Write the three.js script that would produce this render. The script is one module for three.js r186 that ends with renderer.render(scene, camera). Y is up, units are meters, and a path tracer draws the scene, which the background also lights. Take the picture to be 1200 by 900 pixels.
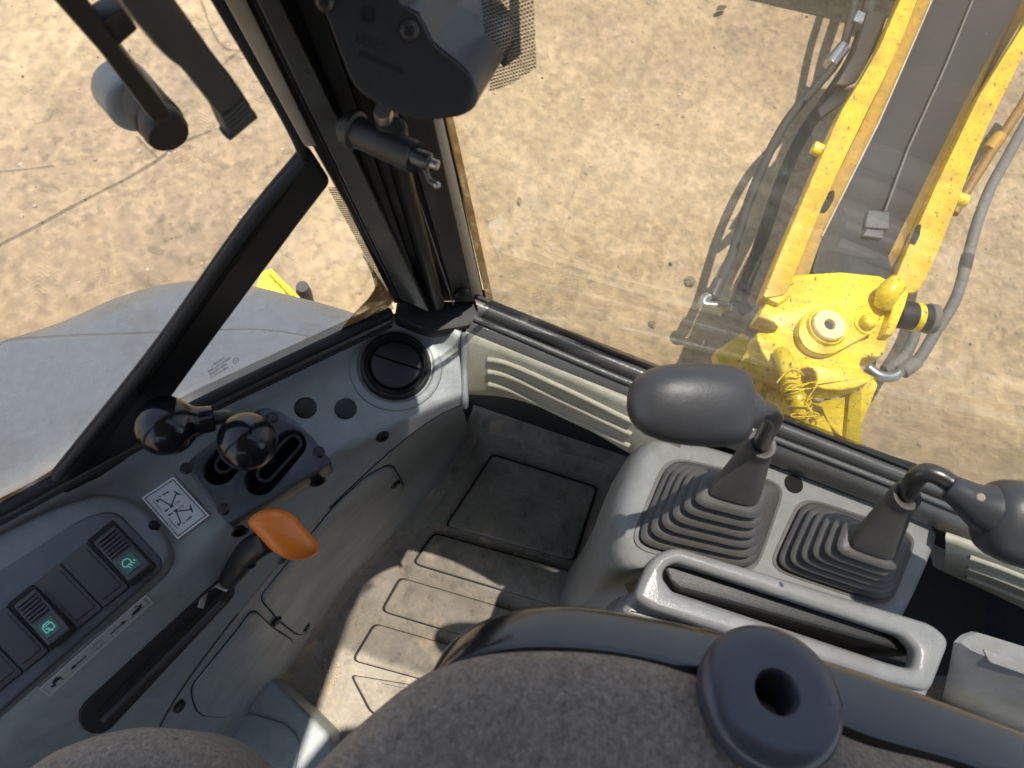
import * as THREE from 'three';
import { mergeGeometries, toCreasedNormals as creasedAtMetres } from 'three/addons/utils/BufferGeometryUtils.js';

// ------------------------------------------------------------------ camera, sky, sun, exposure
const EYE_HEIGHT = 1.5, FOCAL = 900;                       // metres above the cab floor; pixels of a 1200 x 900 picture
const scene = new THREE.Scene();
const V = (x, y, z) => new THREE.Vector3(x, y, z);
const eye = V(0, EYE_HEIGHT, 0);
const down = V(-114, 350, FOCAL).normalize();               // straight down, in camera axes (right, down, forward)
const sideways = V(Math.cos(0.3142), Math.sin(0.3142), 0);
sideways.addScaledVector(down, -down.dot(sideways)).normalize();
const backward = new THREE.Vector3().crossVectors(down, sideways);
const wX = sideways, wY = down.clone().negate(), wZ = backward;
const camRight = V(wX.x, wY.x, wZ.x), camDown = V(wX.y, wY.y, wZ.y), camFwd = V(wX.z, wY.z, wZ.z);
const camera = new THREE.PerspectiveCamera(2 * Math.atan(450 / FOCAL) * 180 / Math.PI, 4 / 3, 0.02, 600);
camera.position.copy(eye);
camera.quaternion.setFromRotationMatrix(new THREE.Matrix4().makeBasis(camRight, camDown.clone().negate(), camFwd.clone().negate()));
camera.focus = 1.25; camera.userData.fStop = 16;
scene.add(camera);

const renderer = new THREE.WebGLRenderer({ antialias: true });
renderer.toneMapping = THREE.LinearToneMapping;
renderer.toneMappingExposure = 1.72;
renderer.shadowMap.enabled = true;

const SUN_ELEV = 78.8, SUN_AZ = 22;                           // azimuth from straight behind the machine (-z) towards +x
const se = SUN_ELEV * Math.PI / 180, sa = SUN_AZ * Math.PI / 180;
const sunDir = V(Math.cos(se) * Math.sin(sa), Math.sin(se), -Math.cos(se) * Math.cos(sa));
{
  const w = 256, h = 128, d = new Float32Array(w * h * 4);
  for (let j = 0; j < h; j++) for (let i = 0; i < w; i++) {
    const el = (j + 0.5) / h * Math.PI - Math.PI / 2, az = (i + 0.5) / w * 2 * Math.PI;
    const up = Math.max(0, Math.sin(el)), hz = Math.pow(1 - up, 3);
    const dv = V(Math.cos(el) * Math.cos(az), Math.sin(el), Math.cos(el) * Math.sin(az));
    const glow = Math.pow(Math.max(0, dv.dot(sunDir)), 24) * 0.5;
    const k = 4 * (j * w + i);
    d[k] = 0.37 + 0.38 * hz + glow; d[k + 1] = 0.48 + 0.34 * hz + glow; d[k + 2] = 0.69 + 0.18 * hz + glow; d[k + 3] = 1;
  }
  const sky = new THREE.DataTexture(d, w, h, THREE.RGBAFormat, THREE.FloatType);
  sky.mapping = THREE.EquirectangularReflectionMapping; sky.magFilter = THREE.LinearFilter; sky.needsUpdate = true;
  scene.background = sky; scene.environment = sky;
}
const sun = new THREE.DirectionalLight(new THREE.Color(1, 0.94, 0.85), 4.6);
sun.position.copy(sunDir).multiplyScalar(12); sun.target.position.set(0, 0, -0.5);
sun.castShadow = true; sun.shadow.radius = 1; sun.shadow.mapSize.set(4096, 4096);
Object.assign(sun.shadow.camera, { left: -5, right: 5, top: 5, bottom: -5, near: 1, far: 30 });
scene.add(sun, sun.target);

// ------------------------------------------------------------------ helpers: points
const ray = (px, py) => camRight.clone().multiplyScalar(px - 600).addScaledVector(camDown, py - 450).addScaledVector(camFwd, FOCAL);
const atY = (px, py, y) => { const r = ray(px, py); return eye.clone().addScaledVector(r, (y - EYE_HEIGHT) / r.y); };
const atD = (px, py, dist) => eye.clone().addScaledVector(ray(px, py).normalize(), dist);
const onPlane = (px, py, o, n) => { const r = ray(px, py); return eye.clone().addScaledVector(r, (o.clone().sub(eye)).dot(n) / r.dot(n)); };
const REAR_O = V(0, 0.75, -0.372), REAR_N = V(0, -0.158, 0.987).normalize();      // rear window, leaning in
const LEFT_O = V(-0.15, 0.75, -0.342), LEFT_N = V(0.768, 0, 0.64).normalize();    // slanted quarter window
const onRear = (px, py, off = 0) => onPlane(px, py, REAR_O.clone().addScaledVector(REAR_N, off), REAR_N);
const onLeft = (px, py, off = 0) => onPlane(px, py, LEFT_O.clone().addScaledVector(LEFT_N, off), LEFT_N);
const sizeAt = (p, px) => px / FOCAL * p.clone().sub(eye).dot(camFwd);             // metres that px pixels span at p
const caster = new THREE.Raycaster();
function hit(px, py, mesh) {                                                       // point and normal of a built surface
  mesh.updateWorldMatrix(true, false);
  const side = mesh.material.side; mesh.material.side = THREE.DoubleSide;
  caster.set(eye, ray(px, py).normalize());
  const h = caster.intersectObject(mesh, false)[0]; mesh.material.side = side;
  if (!h) throw new Error('no surface at ' + px + ',' + py + ' on ' + mesh.name);
  const n = h.face.normal.clone().transformDirection(mesh.matrixWorld);
  if (n.dot(caster.ray.direction) > 0) n.negate();
  return { p: h.point.clone(), n };
}
let seed = 7;
const rnd = () => { seed = (seed * 1664525 + 1013904223) >>> 0; return seed / 4294967296; };
const rr = (a, b) => a + (b - a) * rnd();
const lerp = (a, b, t) => a + (b - a) * t;
const sm = (a, b, x) => { const t = Math.min(1, Math.max(0, (x - a) / (b - a))); return t * t * (3 - 2 * t); };

// ------------------------------------------------------------------ helpers: noise and textures
const HASH = new Float32Array(65536); for (let i = 0; i < 65536; i++) HASH[i] = rnd();
function vnoise(x, y, per, s) {                                                     // tileable value noise, period per
  const xi = Math.floor(x), yi = Math.floor(y), fx = x - xi, fy = y - yi, u = fx * fx * (3 - 2 * fx), v = fy * fy * (3 - 2 * fy);
  const x0 = ((xi % per) + per) % per, x1 = (x0 + 1) % per, y0 = ((yi % per) + per) % per, y1 = (y0 + 1) % per;
  const g = (a, b) => HASH[(a * 157 + b * 4099 + s * 7919) & 65535];
  return lerp(lerp(g(x0, y0), g(x1, y0), u), lerp(g(x0, y1), g(x1, y1), u), v);
}
function fbm(u, v, f, oct, s) { let a = 0, w = 0.5, t = 0; for (let o = 0; o < oct; o++) { a += w * vnoise(u * f, v * f, f, s + o); t += w; w *= 0.55; f *= 2; } return a / t; }
function tex(size, fn, srgb, repeat = 1, wh = size) {
  const d = new Uint8Array(size * wh * 4), c = [0, 0, 0, 255];
  for (let j = 0; j < wh; j++) for (let i = 0; i < size; i++) {
    c[3] = 1; fn((i + 0.5) / size, (j + 0.5) / wh, c, i, j);
    const k = 4 * (j * size + i);
    for (let q = 0; q < 4; q++) d[k + q] = Math.max(0, Math.min(255, c[q] * 255));
  }
  const t = new THREE.DataTexture(d, size, wh, THREE.RGBAFormat);
  t.magFilter = THREE.LinearFilter; t.minFilter = THREE.LinearFilter; t.wrapS = t.wrapT = THREE.RepeatWrapping; t.repeat.set(repeat, repeat);
  if (srgb) t.colorSpace = THREE.SRGBColorSpace; t.needsUpdate = true; return t;
}
const gray = (v, c) => { c[0] = c[1] = c[2] = v; };
function canvasTex(w, h, draw) {
  const cv = document.createElement('canvas'); cv.width = w; cv.height = h; draw(cv.getContext('2d'), w, h);
  const t = new THREE.CanvasTexture(cv); t.colorSpace = THREE.SRGBColorSpace; t.magFilter = THREE.LinearFilter; return t;
}
// plastics: a leather-like grain, and light soiling that multiplies the base colour
const grainTex = tex(512, (u, v, c) => { const a = Math.abs(fbm(u, v, 96, 2, 3) - 0.5) * 2, b = fbm(u, v, 40, 3, 11); gray(0.25 + 0.6 * a + 0.25 * b, c); }, false, 8);
const soilTex = (s, lo, tint) => tex(512, (u, v, c) => {
  const a = fbm(u, v, 5, 6, s), b = fbm(u, v, 40, 3, s + 9), d = sm(0.52, 0.72, a) * (0.5 + b), sp = HASH[((u * 512 | 0) * 733 + (v * 512 | 0) * 9176 + s) & 65535] > 0.996 ? 0.25 : 0;
  for (let q = 0; q < 3; q++) c[q] = lerp(1 - lo * 0.35 * b, tint[q], Math.min(1, lo * d)) - sp * lo;
}, true, 2.5);
const soilGrey = soilTex(21, 0.26, [0.82, 0.78, 0.70]), soilDark = soilTex(33, 0.5, [1, 0.94, 0.84]);
const roughTex = tex(256, (u, v, c) => gray(0.7 + 0.5 * (fbm(u, v, 8, 5, 51) - 0.3), c), false, 3);

// ------------------------------------------------------------------ materials
const lin = (r, g, b) => new THREE.Color().setRGB(r, g, b);
const mat = (o) => new THREE.MeshStandardMaterial({ side: THREE.DoubleSide, ...o });
const phys = (o) => new THREE.MeshPhysicalMaterial({ side: THREE.DoubleSide, ...o });
const M = {
  consoleGrey: mat({ color: lin(0.285, 0.31, 0.305), map: soilGrey, roughness: 0.62, roughnessMap: roughTex, bumpMap: grainTex, bumpScale: 0.00035 }),
  consoleDark: mat({ color: lin(0.15, 0.16, 0.163), map: soilGrey, roughness: 0.6, roughnessMap: roughTex, bumpMap: grainTex, bumpScale: 0.0003 }),
  trimCream: mat({ color: lin(0.52, 0.50, 0.39), map: soilGrey, roughness: 0.75, bumpMap: grainTex, bumpScale: 0.0003 }),
  pedestal: mat({ color: lin(0.275, 0.28, 0.27), map: soilGrey, roughness: 0.65, bumpMap: grainTex, bumpScale: 0.0004 }),
  silver: mat({ color: lin(0.32, 0.318, 0.305), map: soilGrey, roughness: 0.36, roughnessMap: roughTex, bumpMap: grainTex, bumpScale: 0.0002 }),
  slate: mat({ color: lin(0.052, 0.060, 0.071), map: soilDark, roughness: 0.5, roughnessMap: roughTex, bumpMap: grainTex, bumpScale: 0.0002 }),
  blackPlastic: mat({ color: lin(0.011, 0.0112, 0.012), map: soilDark, roughness: 0.45, bumpMap: grainTex, bumpScale: 0.0002 }),
  switchBlack: mat({ color: lin(0.03, 0.028, 0.03), roughness: 0.5 }),
  blankBrown: mat({ color: lin(0.036, 0.032, 0.035), map: soilDark, roughness: 0.6 }),
  gloss: phys({ color: lin(0.008, 0.008, 0.011), roughness: 0.17 }),
  shell: phys({ color: lin(0.010, 0.011, 0.013), roughness: 0.2, clearcoat: 0.7, clearcoatRoughness: 0.12 }),
  puck: mat({ color: lin(0.042, 0.047, 0.064), roughness: 0.4, roughnessMap: roughTex }),  // blue of the reflected sky is put into the base colour
  rubber: mat({ color: lin(0.018, 0.018, 0.018), map: soilDark, roughness: 0.7, bumpMap: grainTex, bumpScale: 0.0002 }),
  boot: mat({ color: lin(0.10, 0.094, 0.086), map: soilDark, roughness: 0.62, roughnessMap: roughTex, bumpMap: grainTex, bumpScale: 0.0002 }),
  grip: mat({ color: lin(0.048, 0.049, 0.052), roughness: 0.42, bumpMap: grainTex, bumpScale: 0.00012 }),
  frame: mat({ color: lin(0.007, 0.0066, 0.006), map: soilDark, roughness: 0.52, roughnessMap: roughTex, bumpMap: grainTex, bumpScale: 0.0001 }),
  frameGrey: mat({ color: lin(0.07, 0.07, 0.067), map: soilDark, roughness: 0.35, roughnessMap: roughTex }),
  sillGrey: mat({ color: lin(0.13, 0.13, 0.125), map: soilGrey, roughness: 0.42, roughnessMap: roughTex, bumpMap: grainTex, bumpScale: 0.0003 }),
  shadedYellow: mat({ color: lin(0.42, 0.235, 0.008), map: soilDark, roughness: 0.5 }),  // boom yellow darkened to paint the shade on the inner flanges
  aluStrip: mat({ color: lin(0.50, 0.42, 0.31), map: soilGrey, roughness: 0.45 }),  // beige reflection on the metal strips is put into the colour
  rodSteel: mat({ color: lin(0.09, 0.088, 0.085), metalness: 0.7, roughness: 0.3 }),
  steel: mat({ color: lin(0.42, 0.41, 0.39), metalness: 0.85, roughness: 0.38, roughnessMap: roughTex }),
  darkSteel: mat({ color: lin(0.06, 0.056, 0.05), metalness: 0.4, roughness: 0.45, map: soilDark }),
  brownBar: mat({ color: lin(0.030, 0.022, 0.016), map: soilDark, roughness: 0.5 }),
  lever: mat({ color: lin(0.050, 0.050, 0.044), map: soilDark, roughness: 0.5 }),
  orange: phys({ color: lin(0.78, 0.20, 0.02), roughness: 0.38, clearcoat: 0.15, clearcoatRoughness: 0.3 }),
  pit: mat({ color: lin(0.006, 0.006, 0.006), roughness: 0.9 }),  // near-black put inside slots and holes in place of their shade
  hose: mat({ color: lin(0.035, 0.034, 0.031), map: soilDark, roughness: 0.75 }),
  hoseGrey: mat({ color: lin(0.16, 0.155, 0.14), map: soilDark, roughness: 0.7 }),
  motor: mat({ color: lin(0.030, 0.031, 0.035), roughness: 0.32, bumpMap: grainTex, bumpScale: 0.0001 }),
  fitting: mat({ color: lin(0.10, 0.098, 0.09), map: soilDark, roughness: 0.6 }),
  bush: mat({ color: lin(0.27, 0.27, 0.26), map: soilGrey, roughness: 0.55 }),
  motorFace: mat({ color: lin(0.008, 0.008, 0.0085), roughness: 0.62, bumpMap: grainTex, bumpScale: 0.0002 }),
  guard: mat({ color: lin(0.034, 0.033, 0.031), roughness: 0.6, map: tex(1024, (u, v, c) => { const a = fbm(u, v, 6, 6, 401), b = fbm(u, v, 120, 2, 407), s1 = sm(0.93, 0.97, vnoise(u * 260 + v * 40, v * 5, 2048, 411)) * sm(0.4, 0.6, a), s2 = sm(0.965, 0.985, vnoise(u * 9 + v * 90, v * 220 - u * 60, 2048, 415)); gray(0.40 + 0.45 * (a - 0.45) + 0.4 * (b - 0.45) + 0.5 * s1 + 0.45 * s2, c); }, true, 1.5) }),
  fender: mat({ color: lin(0.115, 0.122, 0.128), map: soilGrey, roughness: 0.36, roughnessMap: roughTex }),
  roof: mat({ color: lin(0.14, 0.14, 0.135), roughness: 0.8 }),
  machineGrey: mat({ color: lin(0.06, 0.06, 0.058), roughness: 0.7 }),
};
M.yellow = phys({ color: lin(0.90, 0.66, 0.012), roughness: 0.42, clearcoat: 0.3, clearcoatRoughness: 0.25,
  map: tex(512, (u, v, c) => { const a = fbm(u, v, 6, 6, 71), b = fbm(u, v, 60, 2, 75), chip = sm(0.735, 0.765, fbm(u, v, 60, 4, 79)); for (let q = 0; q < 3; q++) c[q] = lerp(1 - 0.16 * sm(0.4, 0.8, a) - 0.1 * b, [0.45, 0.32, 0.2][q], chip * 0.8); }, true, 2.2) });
M.dimmedBoomYellow = M.yellow.clone(); M.dimmedBoomYellow.color = lin(0.74, 0.45, 0.006);  // darker copy of the yellow, for dust and dark reflection on the glass
M.fabric = mat({ color: lin(0.40, 0.345, 0.295), roughness: 0.95,
  map: tex(1024, (u, v, c) => { const a = fbm(u, v, 190, 2, 81), b = fbm(u, v, 60, 3, 85); gray(0.72 + 0.26 * (a - 0.5) + 0.13 * (b - 0.45), c); }, true, 3.2),
  bumpMap: tex(512, (u, v, c) => gray(fbm(u, v, 150, 2, 91), c), false, 4), bumpScale: 0.0012 });
M.mat = mat({ color: lin(0.54, 0.485, 0.40), roughness: 0.88, roughnessMap: roughTex,
  map: tex(1024, (u, v, c) => {                                     // trodden-in sandy dust in patches with bare rubber between
    const a = fbm(u, v, 5, 6, 101), b = fbm(u, v, 150, 2, 107), k = fbm(u, v, 16, 5, 111), sandy = sm(0.60, 0.74, fbm(u, v, 9, 6, 119)), scuff = sm(0.60, 0.68, fbm(u, v, 40, 4, 117));
    const g = 0.74 + 0.22 * (a - 0.45) - 0.16 * sm(0.45, 0.7, k) * b - 0.14 * scuff * b + 0.12 * (b - 0.5) + 0.10 * sandy;
    c[0] = g * (1 + 0.06 * sandy); c[1] = g * 0.985; c[2] = g * lerp(0.96, 0.89, sandy);
  }, true, 1.2),
  bumpMap: tex(512, (u, v, c) => gray(0.5 * fbm(u, v, 120, 2, 121) + 0.5 * fbm(u, v, 18, 4, 125), c), false, 4), bumpScale: 0.0012 });
const glass = phys({ color: lin(1, 1, 1), transmission: 1, thickness: 0, roughness: 0, ior: 1.5 });
const dustAlpha = tex(1024, (u, v, c, i, j) => { const h = HASH[(i * 7411 + j * 3571) & 65535]; gray(0.10 + 0.12 * fbm(u, v, 160, 2, 131) + 0.10 * (fbm(u, v, 12, 4, 137) - 0.4) + (h > 0.985 ? 0.35 : 0) + (vnoise(u * 900, v * 14, 900, 141) > 0.985 ? 0.18 : 0), c); }, false, 1.4);
M.dust = mat({ color: lin(0.48, 0.41, 0.27), roughness: 1, transparent: true, alphaMap: dustAlpha, opacity: 0.95 });
M.dustLight = mat({ color: lin(0.40, 0.36, 0.28), roughness: 1, transparent: true, alphaMap: dustAlpha, opacity: 0.18 });
const dotAlpha = tex(64, (u, v, c) => { const d = (a, b) => { const x = Math.abs(((u - a + 1.5) % 1) - 0.5), y = Math.abs(((v - b + 1.5) % 1) - 0.5); return Math.hypot(x, y); }; gray(sm(0.27, 0.21, Math.min(d(0.25, 0.25), d(0.75, 0.75))), c); }, false, 330);

// ------------------------------------------------------------------ helpers: geometry
function boxUV(g) {
  if (g.index) g = g.toNonIndexed();
  if (!g.attributes.normal) g.computeVertexNormals();
  const p = g.attributes.position, uv = new Float32Array(p.count * 2), a = V(), b = V(), c = V(), n = V();
  for (let i = 0; i < p.count; i += 3) {
    a.fromBufferAttribute(p, i); b.fromBufferAttribute(p, i + 1); c.fromBufferAttribute(p, i + 2);
    n.crossVectors(b.clone().sub(a), c.clone().sub(a));
    const x = Math.abs(n.x), y = Math.abs(n.y), z = Math.abs(n.z);
    [a, b, c].forEach((q, k) => { const t = y >= x && y >= z ? [q.x, q.z] : x >= z ? [q.z, q.y] : [q.x, q.y]; uv[2 * (i + k)] = t[0]; uv[2 * (i + k) + 1] = t[1]; });
  }
  g.setAttribute('uv', new THREE.BufferAttribute(uv, 2));
  return g;
}
function rawMesh(pos, idx, uv) {
  const g = new THREE.BufferGeometry(); g.setAttribute('position', new THREE.Float32BufferAttribute(pos, 3));
  if (uv) g.setAttribute('uv', new THREE.Float32BufferAttribute(uv, 2)); g.setIndex(idx); g.computeVertexNormals(); return g;
}
function loft(rows, { closed = false, cap0 = false, cap1 = false, crease = 0 } = {}) {
  const pos = [], idx = [], n = rows[0].length;
  rows.forEach((r) => r.forEach((p) => pos.push(p.x, p.y, p.z)));
  const m = closed ? n : n - 1;
  for (let i = 0; i < rows.length - 1; i++) for (let j = 0; j < m; j++) { const a = i * n + j, b = i * n + (j + 1) % n; idx.push(a, b, a + n, b, b + n, a + n); }
  const fan = (row, flip) => { const c = V(); row.forEach((p) => c.add(p)); c.divideScalar(n); const k = pos.length / 3; pos.push(c.x, c.y, c.z); row.forEach((p) => pos.push(p.x, p.y, p.z)); for (let j = 0; j < n; j++) { const a = k + 1 + j, b = k + 1 + (j + 1) % n; idx.push(...(flip ? [k, b, a] : [k, a, b])); } };
  if (cap0) fan(rows[0], false); if (cap1) fan(rows[rows.length - 1], true);
  let g = rawMesh(pos, idx); if (crease) g = toCreasedNormals(g, crease); return boxUV(g);
}
// px points with heights -> smooth polyline of n world points
const curve = (pts, n, closed = false, tension = 0.5) => new THREE.CatmullRomCurve3(pts, closed, 'centripetal', tension).getSpacedPoints(closed ? n : n - 1).slice(0, n);
const poly = (pts, n) => { const L = [0]; for (let i = 1; i < pts.length; i++) L.push(L[i - 1] + pts[i].distanceTo(pts[i - 1])); const out = []; for (let k = 0; k < n; k++) { const t = L[L.length - 1] * k / (n - 1); let i = 1; while (i < pts.length - 1 && L[i] < t) i++; out.push(pts[i - 1].clone().lerp(pts[i], Math.min(1, (t - L[i - 1]) / (L[i] - L[i - 1] || 1)))); } return out; };
function round2(pts, r, seg = 5) {                                                  // rounds the corners of a 2D polygon
  const out = [], n = pts.length;
  for (let i = 0; i < n; i++) {
    const p = pts[i], a = pts[(i + n - 1) % n], b = pts[(i + 1) % n];
    const da = a.clone().sub(p), db = b.clone().sub(p), la = da.length(), lb = db.length(), k = Math.min(Array.isArray(r) ? r[i] : r, la * 0.48, lb * 0.48);
    if (k < 1e-5) { out.push(p.clone()); continue; }
    const s = p.clone().addScaledVector(da, k / la), e = p.clone().addScaledVector(db, k / lb);
    for (let j = 0; j <= seg; j++) { const t = j / seg; out.push(s.clone().multiplyScalar((1 - t) * (1 - t)).addScaledVector(p, 2 * t * (1 - t)).addScaledVector(e, t * t)); }
  }
  return out;
}
function basisOf(pts, n) { const z = n.clone().normalize(), x = pts[1].clone().sub(pts[0]); x.addScaledVector(z, -x.dot(z)).normalize(); return [x, new THREE.Vector3().crossVectors(z, x), z]; }
// a plate: outline of world points (its top face), thickness downwards along -n, rounded corners and bevelled edges
function slab(pts, n, depth, { bevel = 0.0015, r = 0, holes = [], bseg = 2, unitUV = false } = {}) {
  const [x, y, z] = basisOf(pts, n), o = pts[0];
  const to2 = (p) => { const d = p.clone().sub(o); return new THREE.Vector2(d.dot(x), d.dot(y)); };
  let p2 = pts.map(to2); if (THREE.ShapeUtils.area(p2) < 0) { p2.reverse(); if (Array.isArray(r)) r = [...r].reverse(); }
  const mean = pts.reduce((s, p) => s + p.clone().sub(o).dot(z), 0) / pts.length;
  const shape = new THREE.Shape(round2(p2, r));
  for (const h of holes) { let h2 = (h.pts || h).map(to2); if (THREE.ShapeUtils.area(h2) > 0) h2.reverse(); shape.holes.push(new THREE.Path(round2(h2, h.r ?? r))); }
  const b = Math.min(bevel, depth * 0.45);
  let g = new THREE.ExtrudeGeometry(shape, { depth: depth - 2 * b, bevelEnabled: b > 0, bevelThickness: b, bevelSize: b, bevelOffset: -b, bevelSegments: bseg, curveSegments: 4, steps: 1 });
  g.translate(0, 0, -(depth - b) + mean);
  g = toCreasedNormals(g, 0.6);
  if (unitUV) { g.computeBoundingBox(); const bb = g.boundingBox, p = g.attributes.position, uv = g.attributes.uv; for (let i = 0; i < p.count; i++) uv.setXY(i, (p.getX(i) - bb.min.x) / (bb.max.x - bb.min.x), (p.getY(i) - bb.min.y) / (bb.max.y - bb.min.y)); }
  g.applyMatrix4(new THREE.Matrix4().makeBasis(x, y, z).setPosition(o));
  return unitUV ? g : boxUV(g);
}
// a tube through points with radius per point, ends closed and slightly rounded
function tube(pts, r, { seg = 12, n = 0, smooth = true, flat = 1, up = null } = {}) {
  const N = n || Math.max(2, pts.length * (smooth ? 6 : 1)), P = smooth && pts.length > 2 ? curve(pts, N) : n || !smooth ? poly(pts, N) : pts, K = P.length;
  const R = (k) => Array.isArray(r) ? (() => { const t = k / (K - 1) * (r.length - 1), i = Math.min(r.length - 2, Math.floor(t)); return lerp(r[i], r[i + 1], t - i); })() : r;
  const rows = []; let nrm = up ? up.clone() : null;
  for (let k = 0; k < K; k++) {
    const t = P[Math.min(K - 1, k + 1)].clone().sub(P[Math.max(0, k - 1)]).normalize();
    if (!nrm) nrm = Math.abs(t.y) < 0.9 ? V(0, 1, 0) : V(1, 0, 0);
    nrm.addScaledVector(t, -nrm.dot(t)).normalize(); const bi = new THREE.Vector3().crossVectors(t, nrm), rk = R(k);
    const ring = (rad, sh) => { const o = []; for (let j = 0; j < seg; j++) { const a = j / seg * 2 * Math.PI; o.push(P[k].clone().addScaledVector(nrm, Math.cos(a) * rad * flat).addScaledVector(bi, Math.sin(a) * rad).addScaledVector(t, sh)); } return o; };
    if (k === 0) { rows.push(ring(rk * 0.01, -rk * 0.12), ring(rk * 0.8, -rk * 0.12)); }
    rows.push(ring(rk, 0));
    if (k === K - 1) { rows.push(ring(rk * 0.8, rk * 0.12), ring(rk * 0.01, rk * 0.12)); }
  }
  return loft(rows, { closed: true });
}
// lathe: profile of [radius, height] along axis from pos
function lathe(profile, pos, axis, { seg = 32, crease = 0.5, sx = 1, ref = null } = {}) {
  let g = new THREE.LatheGeometry(profile.map(([a, b]) => new THREE.Vector2(Math.max(a, 1e-5), b)), seg);
  g = toCreasedNormals(g, crease);
  const y = axis.clone().normalize(); let x = (ref || (Math.abs(y.y) < 0.9 ? V(0, 1, 0) : V(1, 0, 0))).clone(); x.addScaledVector(y, -x.dot(y)).normalize();
  const z = new THREE.Vector3().crossVectors(x, y); g.scale(sx, 1, 1);
  g.applyMatrix4(new THREE.Matrix4().makeBasis(x, y, z).setPosition(pos)); return boxUV(g);
}
const hexNut = (pos, axis, r, h) => { let g = new THREE.CylinderGeometry(r, r, h, 6).toNonIndexed(); g.translate(0, h / 2, 0); g.computeVertexNormals(); const y = axis.clone().normalize(), x = (Math.abs(y.y) < 0.9 ? V(0, 1, 0) : V(1, 0, 0)); x.addScaledVector(y, -x.dot(y)).normalize(); g.applyMatrix4(new THREE.Matrix4().makeBasis(x, y, new THREE.Vector3().crossVectors(x, y)).setPosition(pos)); return boxUV(g); };
// a thin raised sheet that follows a built surface: outline in pixels, corners rounded, lifted by lift
function drape(outline, mesh, lift, { r = 6, rings = [0, 0.35, 0.7, 0.95], soft = 0.012, skirt = 0.003 } = {}) {
  let b = round2(outline.map(([x, y]) => new THREE.Vector2(x, y)), r, 4); const dense = [];
  for (let i = 0; i < b.length; i++) { const p = b[i], q = b[(i + 1) % b.length], k = Math.max(1, Math.round(p.distanceTo(q) / 14)); for (let j = 0; j < k; j++) dense.push(p.clone().lerp(q, j / k)); }
  b = dense; const c = new THREE.Vector2(); b.forEach((p) => c.add(p)); c.divideScalar(b.length);
  const rows = [], add = (f, l) => rows.push(b.map((p) => { const q = c.clone().lerp(p, Math.max(f, 0.001)), h = hit(q.x, q.y, mesh); return h.p.addScaledVector(h.n, l); }));
  rings.forEach((f) => add(f, lift)); add(1 - soft, lift); add(1, lift * 0.55); add(1, -skirt);
  return loft(rows, { closed: true });
}
const toCreasedNormals = (g, a) => { g.scale(2000, 2000, 2000); g = creasedAtMetres(g, a); g.scale(1 / 2000, 1 / 2000, 1 / 2000); return g; };   // its vertex hash is too coarse for metres
const box = (cx, cy, cz, sx, sy, sz) => boxUV(new THREE.BoxGeometry(sx, sy, sz).translate(cx, cy, cz));
const ring2 = (n, f) => Array.from({ length: n }, (_, i) => f(i / n * 2 * Math.PI, i));
const squircle = (a, e) => { const c = Math.cos(a), s = Math.sin(a); return [Math.sign(c) * Math.abs(c) ** e, Math.sign(s) * Math.abs(s) ** e]; };

// ------------------------------------------------------------------ helpers: things and parts
const taken = {};
const numbered = (n) => { const k = taken[n] = (taken[n] ?? -1) + 1; return k ? `${n}_${String(k).padStart(3, '0')}` : n; };
const origin = new Map();
function thing(name, label, category, base, group) {
  const o = new THREE.Group(); o.name = numbered(name); o.position.copy(base); o.userData = { label, category }; if (group) o.userData.group = group;
  scene.add(o); origin.set(o, base.clone()); return o;
}
function part(name, geo, material, parent, label) {
  const o = origin.get(parent); const g = Array.isArray(geo) ? mergeGeometries(geo.map((q) => { q = q.index ? q.toNonIndexed() : q; for (const k of Object.keys(q.attributes)) if (!['position', 'normal', 'uv'].includes(k)) q.deleteAttribute(k); return q; })) : geo;
  g.translate(-o.x, -o.y, -o.z);
  const m = new THREE.Mesh(g, material); m.name = name; m.castShadow = m.receiveShadow = true; if (label) m.userData.label = label;
  parent.add(m); origin.set(m, o); m.updateWorldMatrix(true, false); return m;
}
function single(name, geo, material, label, category, base, group) {              // a thing that is one mesh
  const g = geo; g.translate(-base.x, -base.y, -base.z);
  const m = new THREE.Mesh(g, material); m.name = numbered(name); m.position.copy(base); m.castShadow = m.receiveShadow = true;
  m.userData = { label, category }; if (group) m.userData.group = group; scene.add(m); origin.set(m, base.clone()); m.updateWorldMatrix(true, false); return m;
}
function struct(name, geo, material, label, category) { const m = single(name, geo, material, label, category, V(0, 0, 0)); m.userData.kind = 'structure'; return m; }
const screwGeo = (p, n, r) => [lathe([[0, r * 0.25], [r * 0.3, r * 0.25], [r * 0.42, r * 0.45], [r * 0.85, r * 0.42], [r, r * 0.2], [r, -r * 0.3]], p, n, { seg: 16 })];
const screw = (parent, px, py, mesh, r, material = M.blackPlastic, lift = 0) => { const h = hit(px, py, mesh); h.p.addScaledVector(h.n, lift); return part('screw', lathe([[0, r * 0.22], [r * 0.36, r * 0.22], [r * 0.46, r * 0.5], [r * 0.85, r * 0.46], [r, r * 0.2], [r, -r * 0.3]], h.p, h.n, { seg: 18 }), material, parent); };

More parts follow.
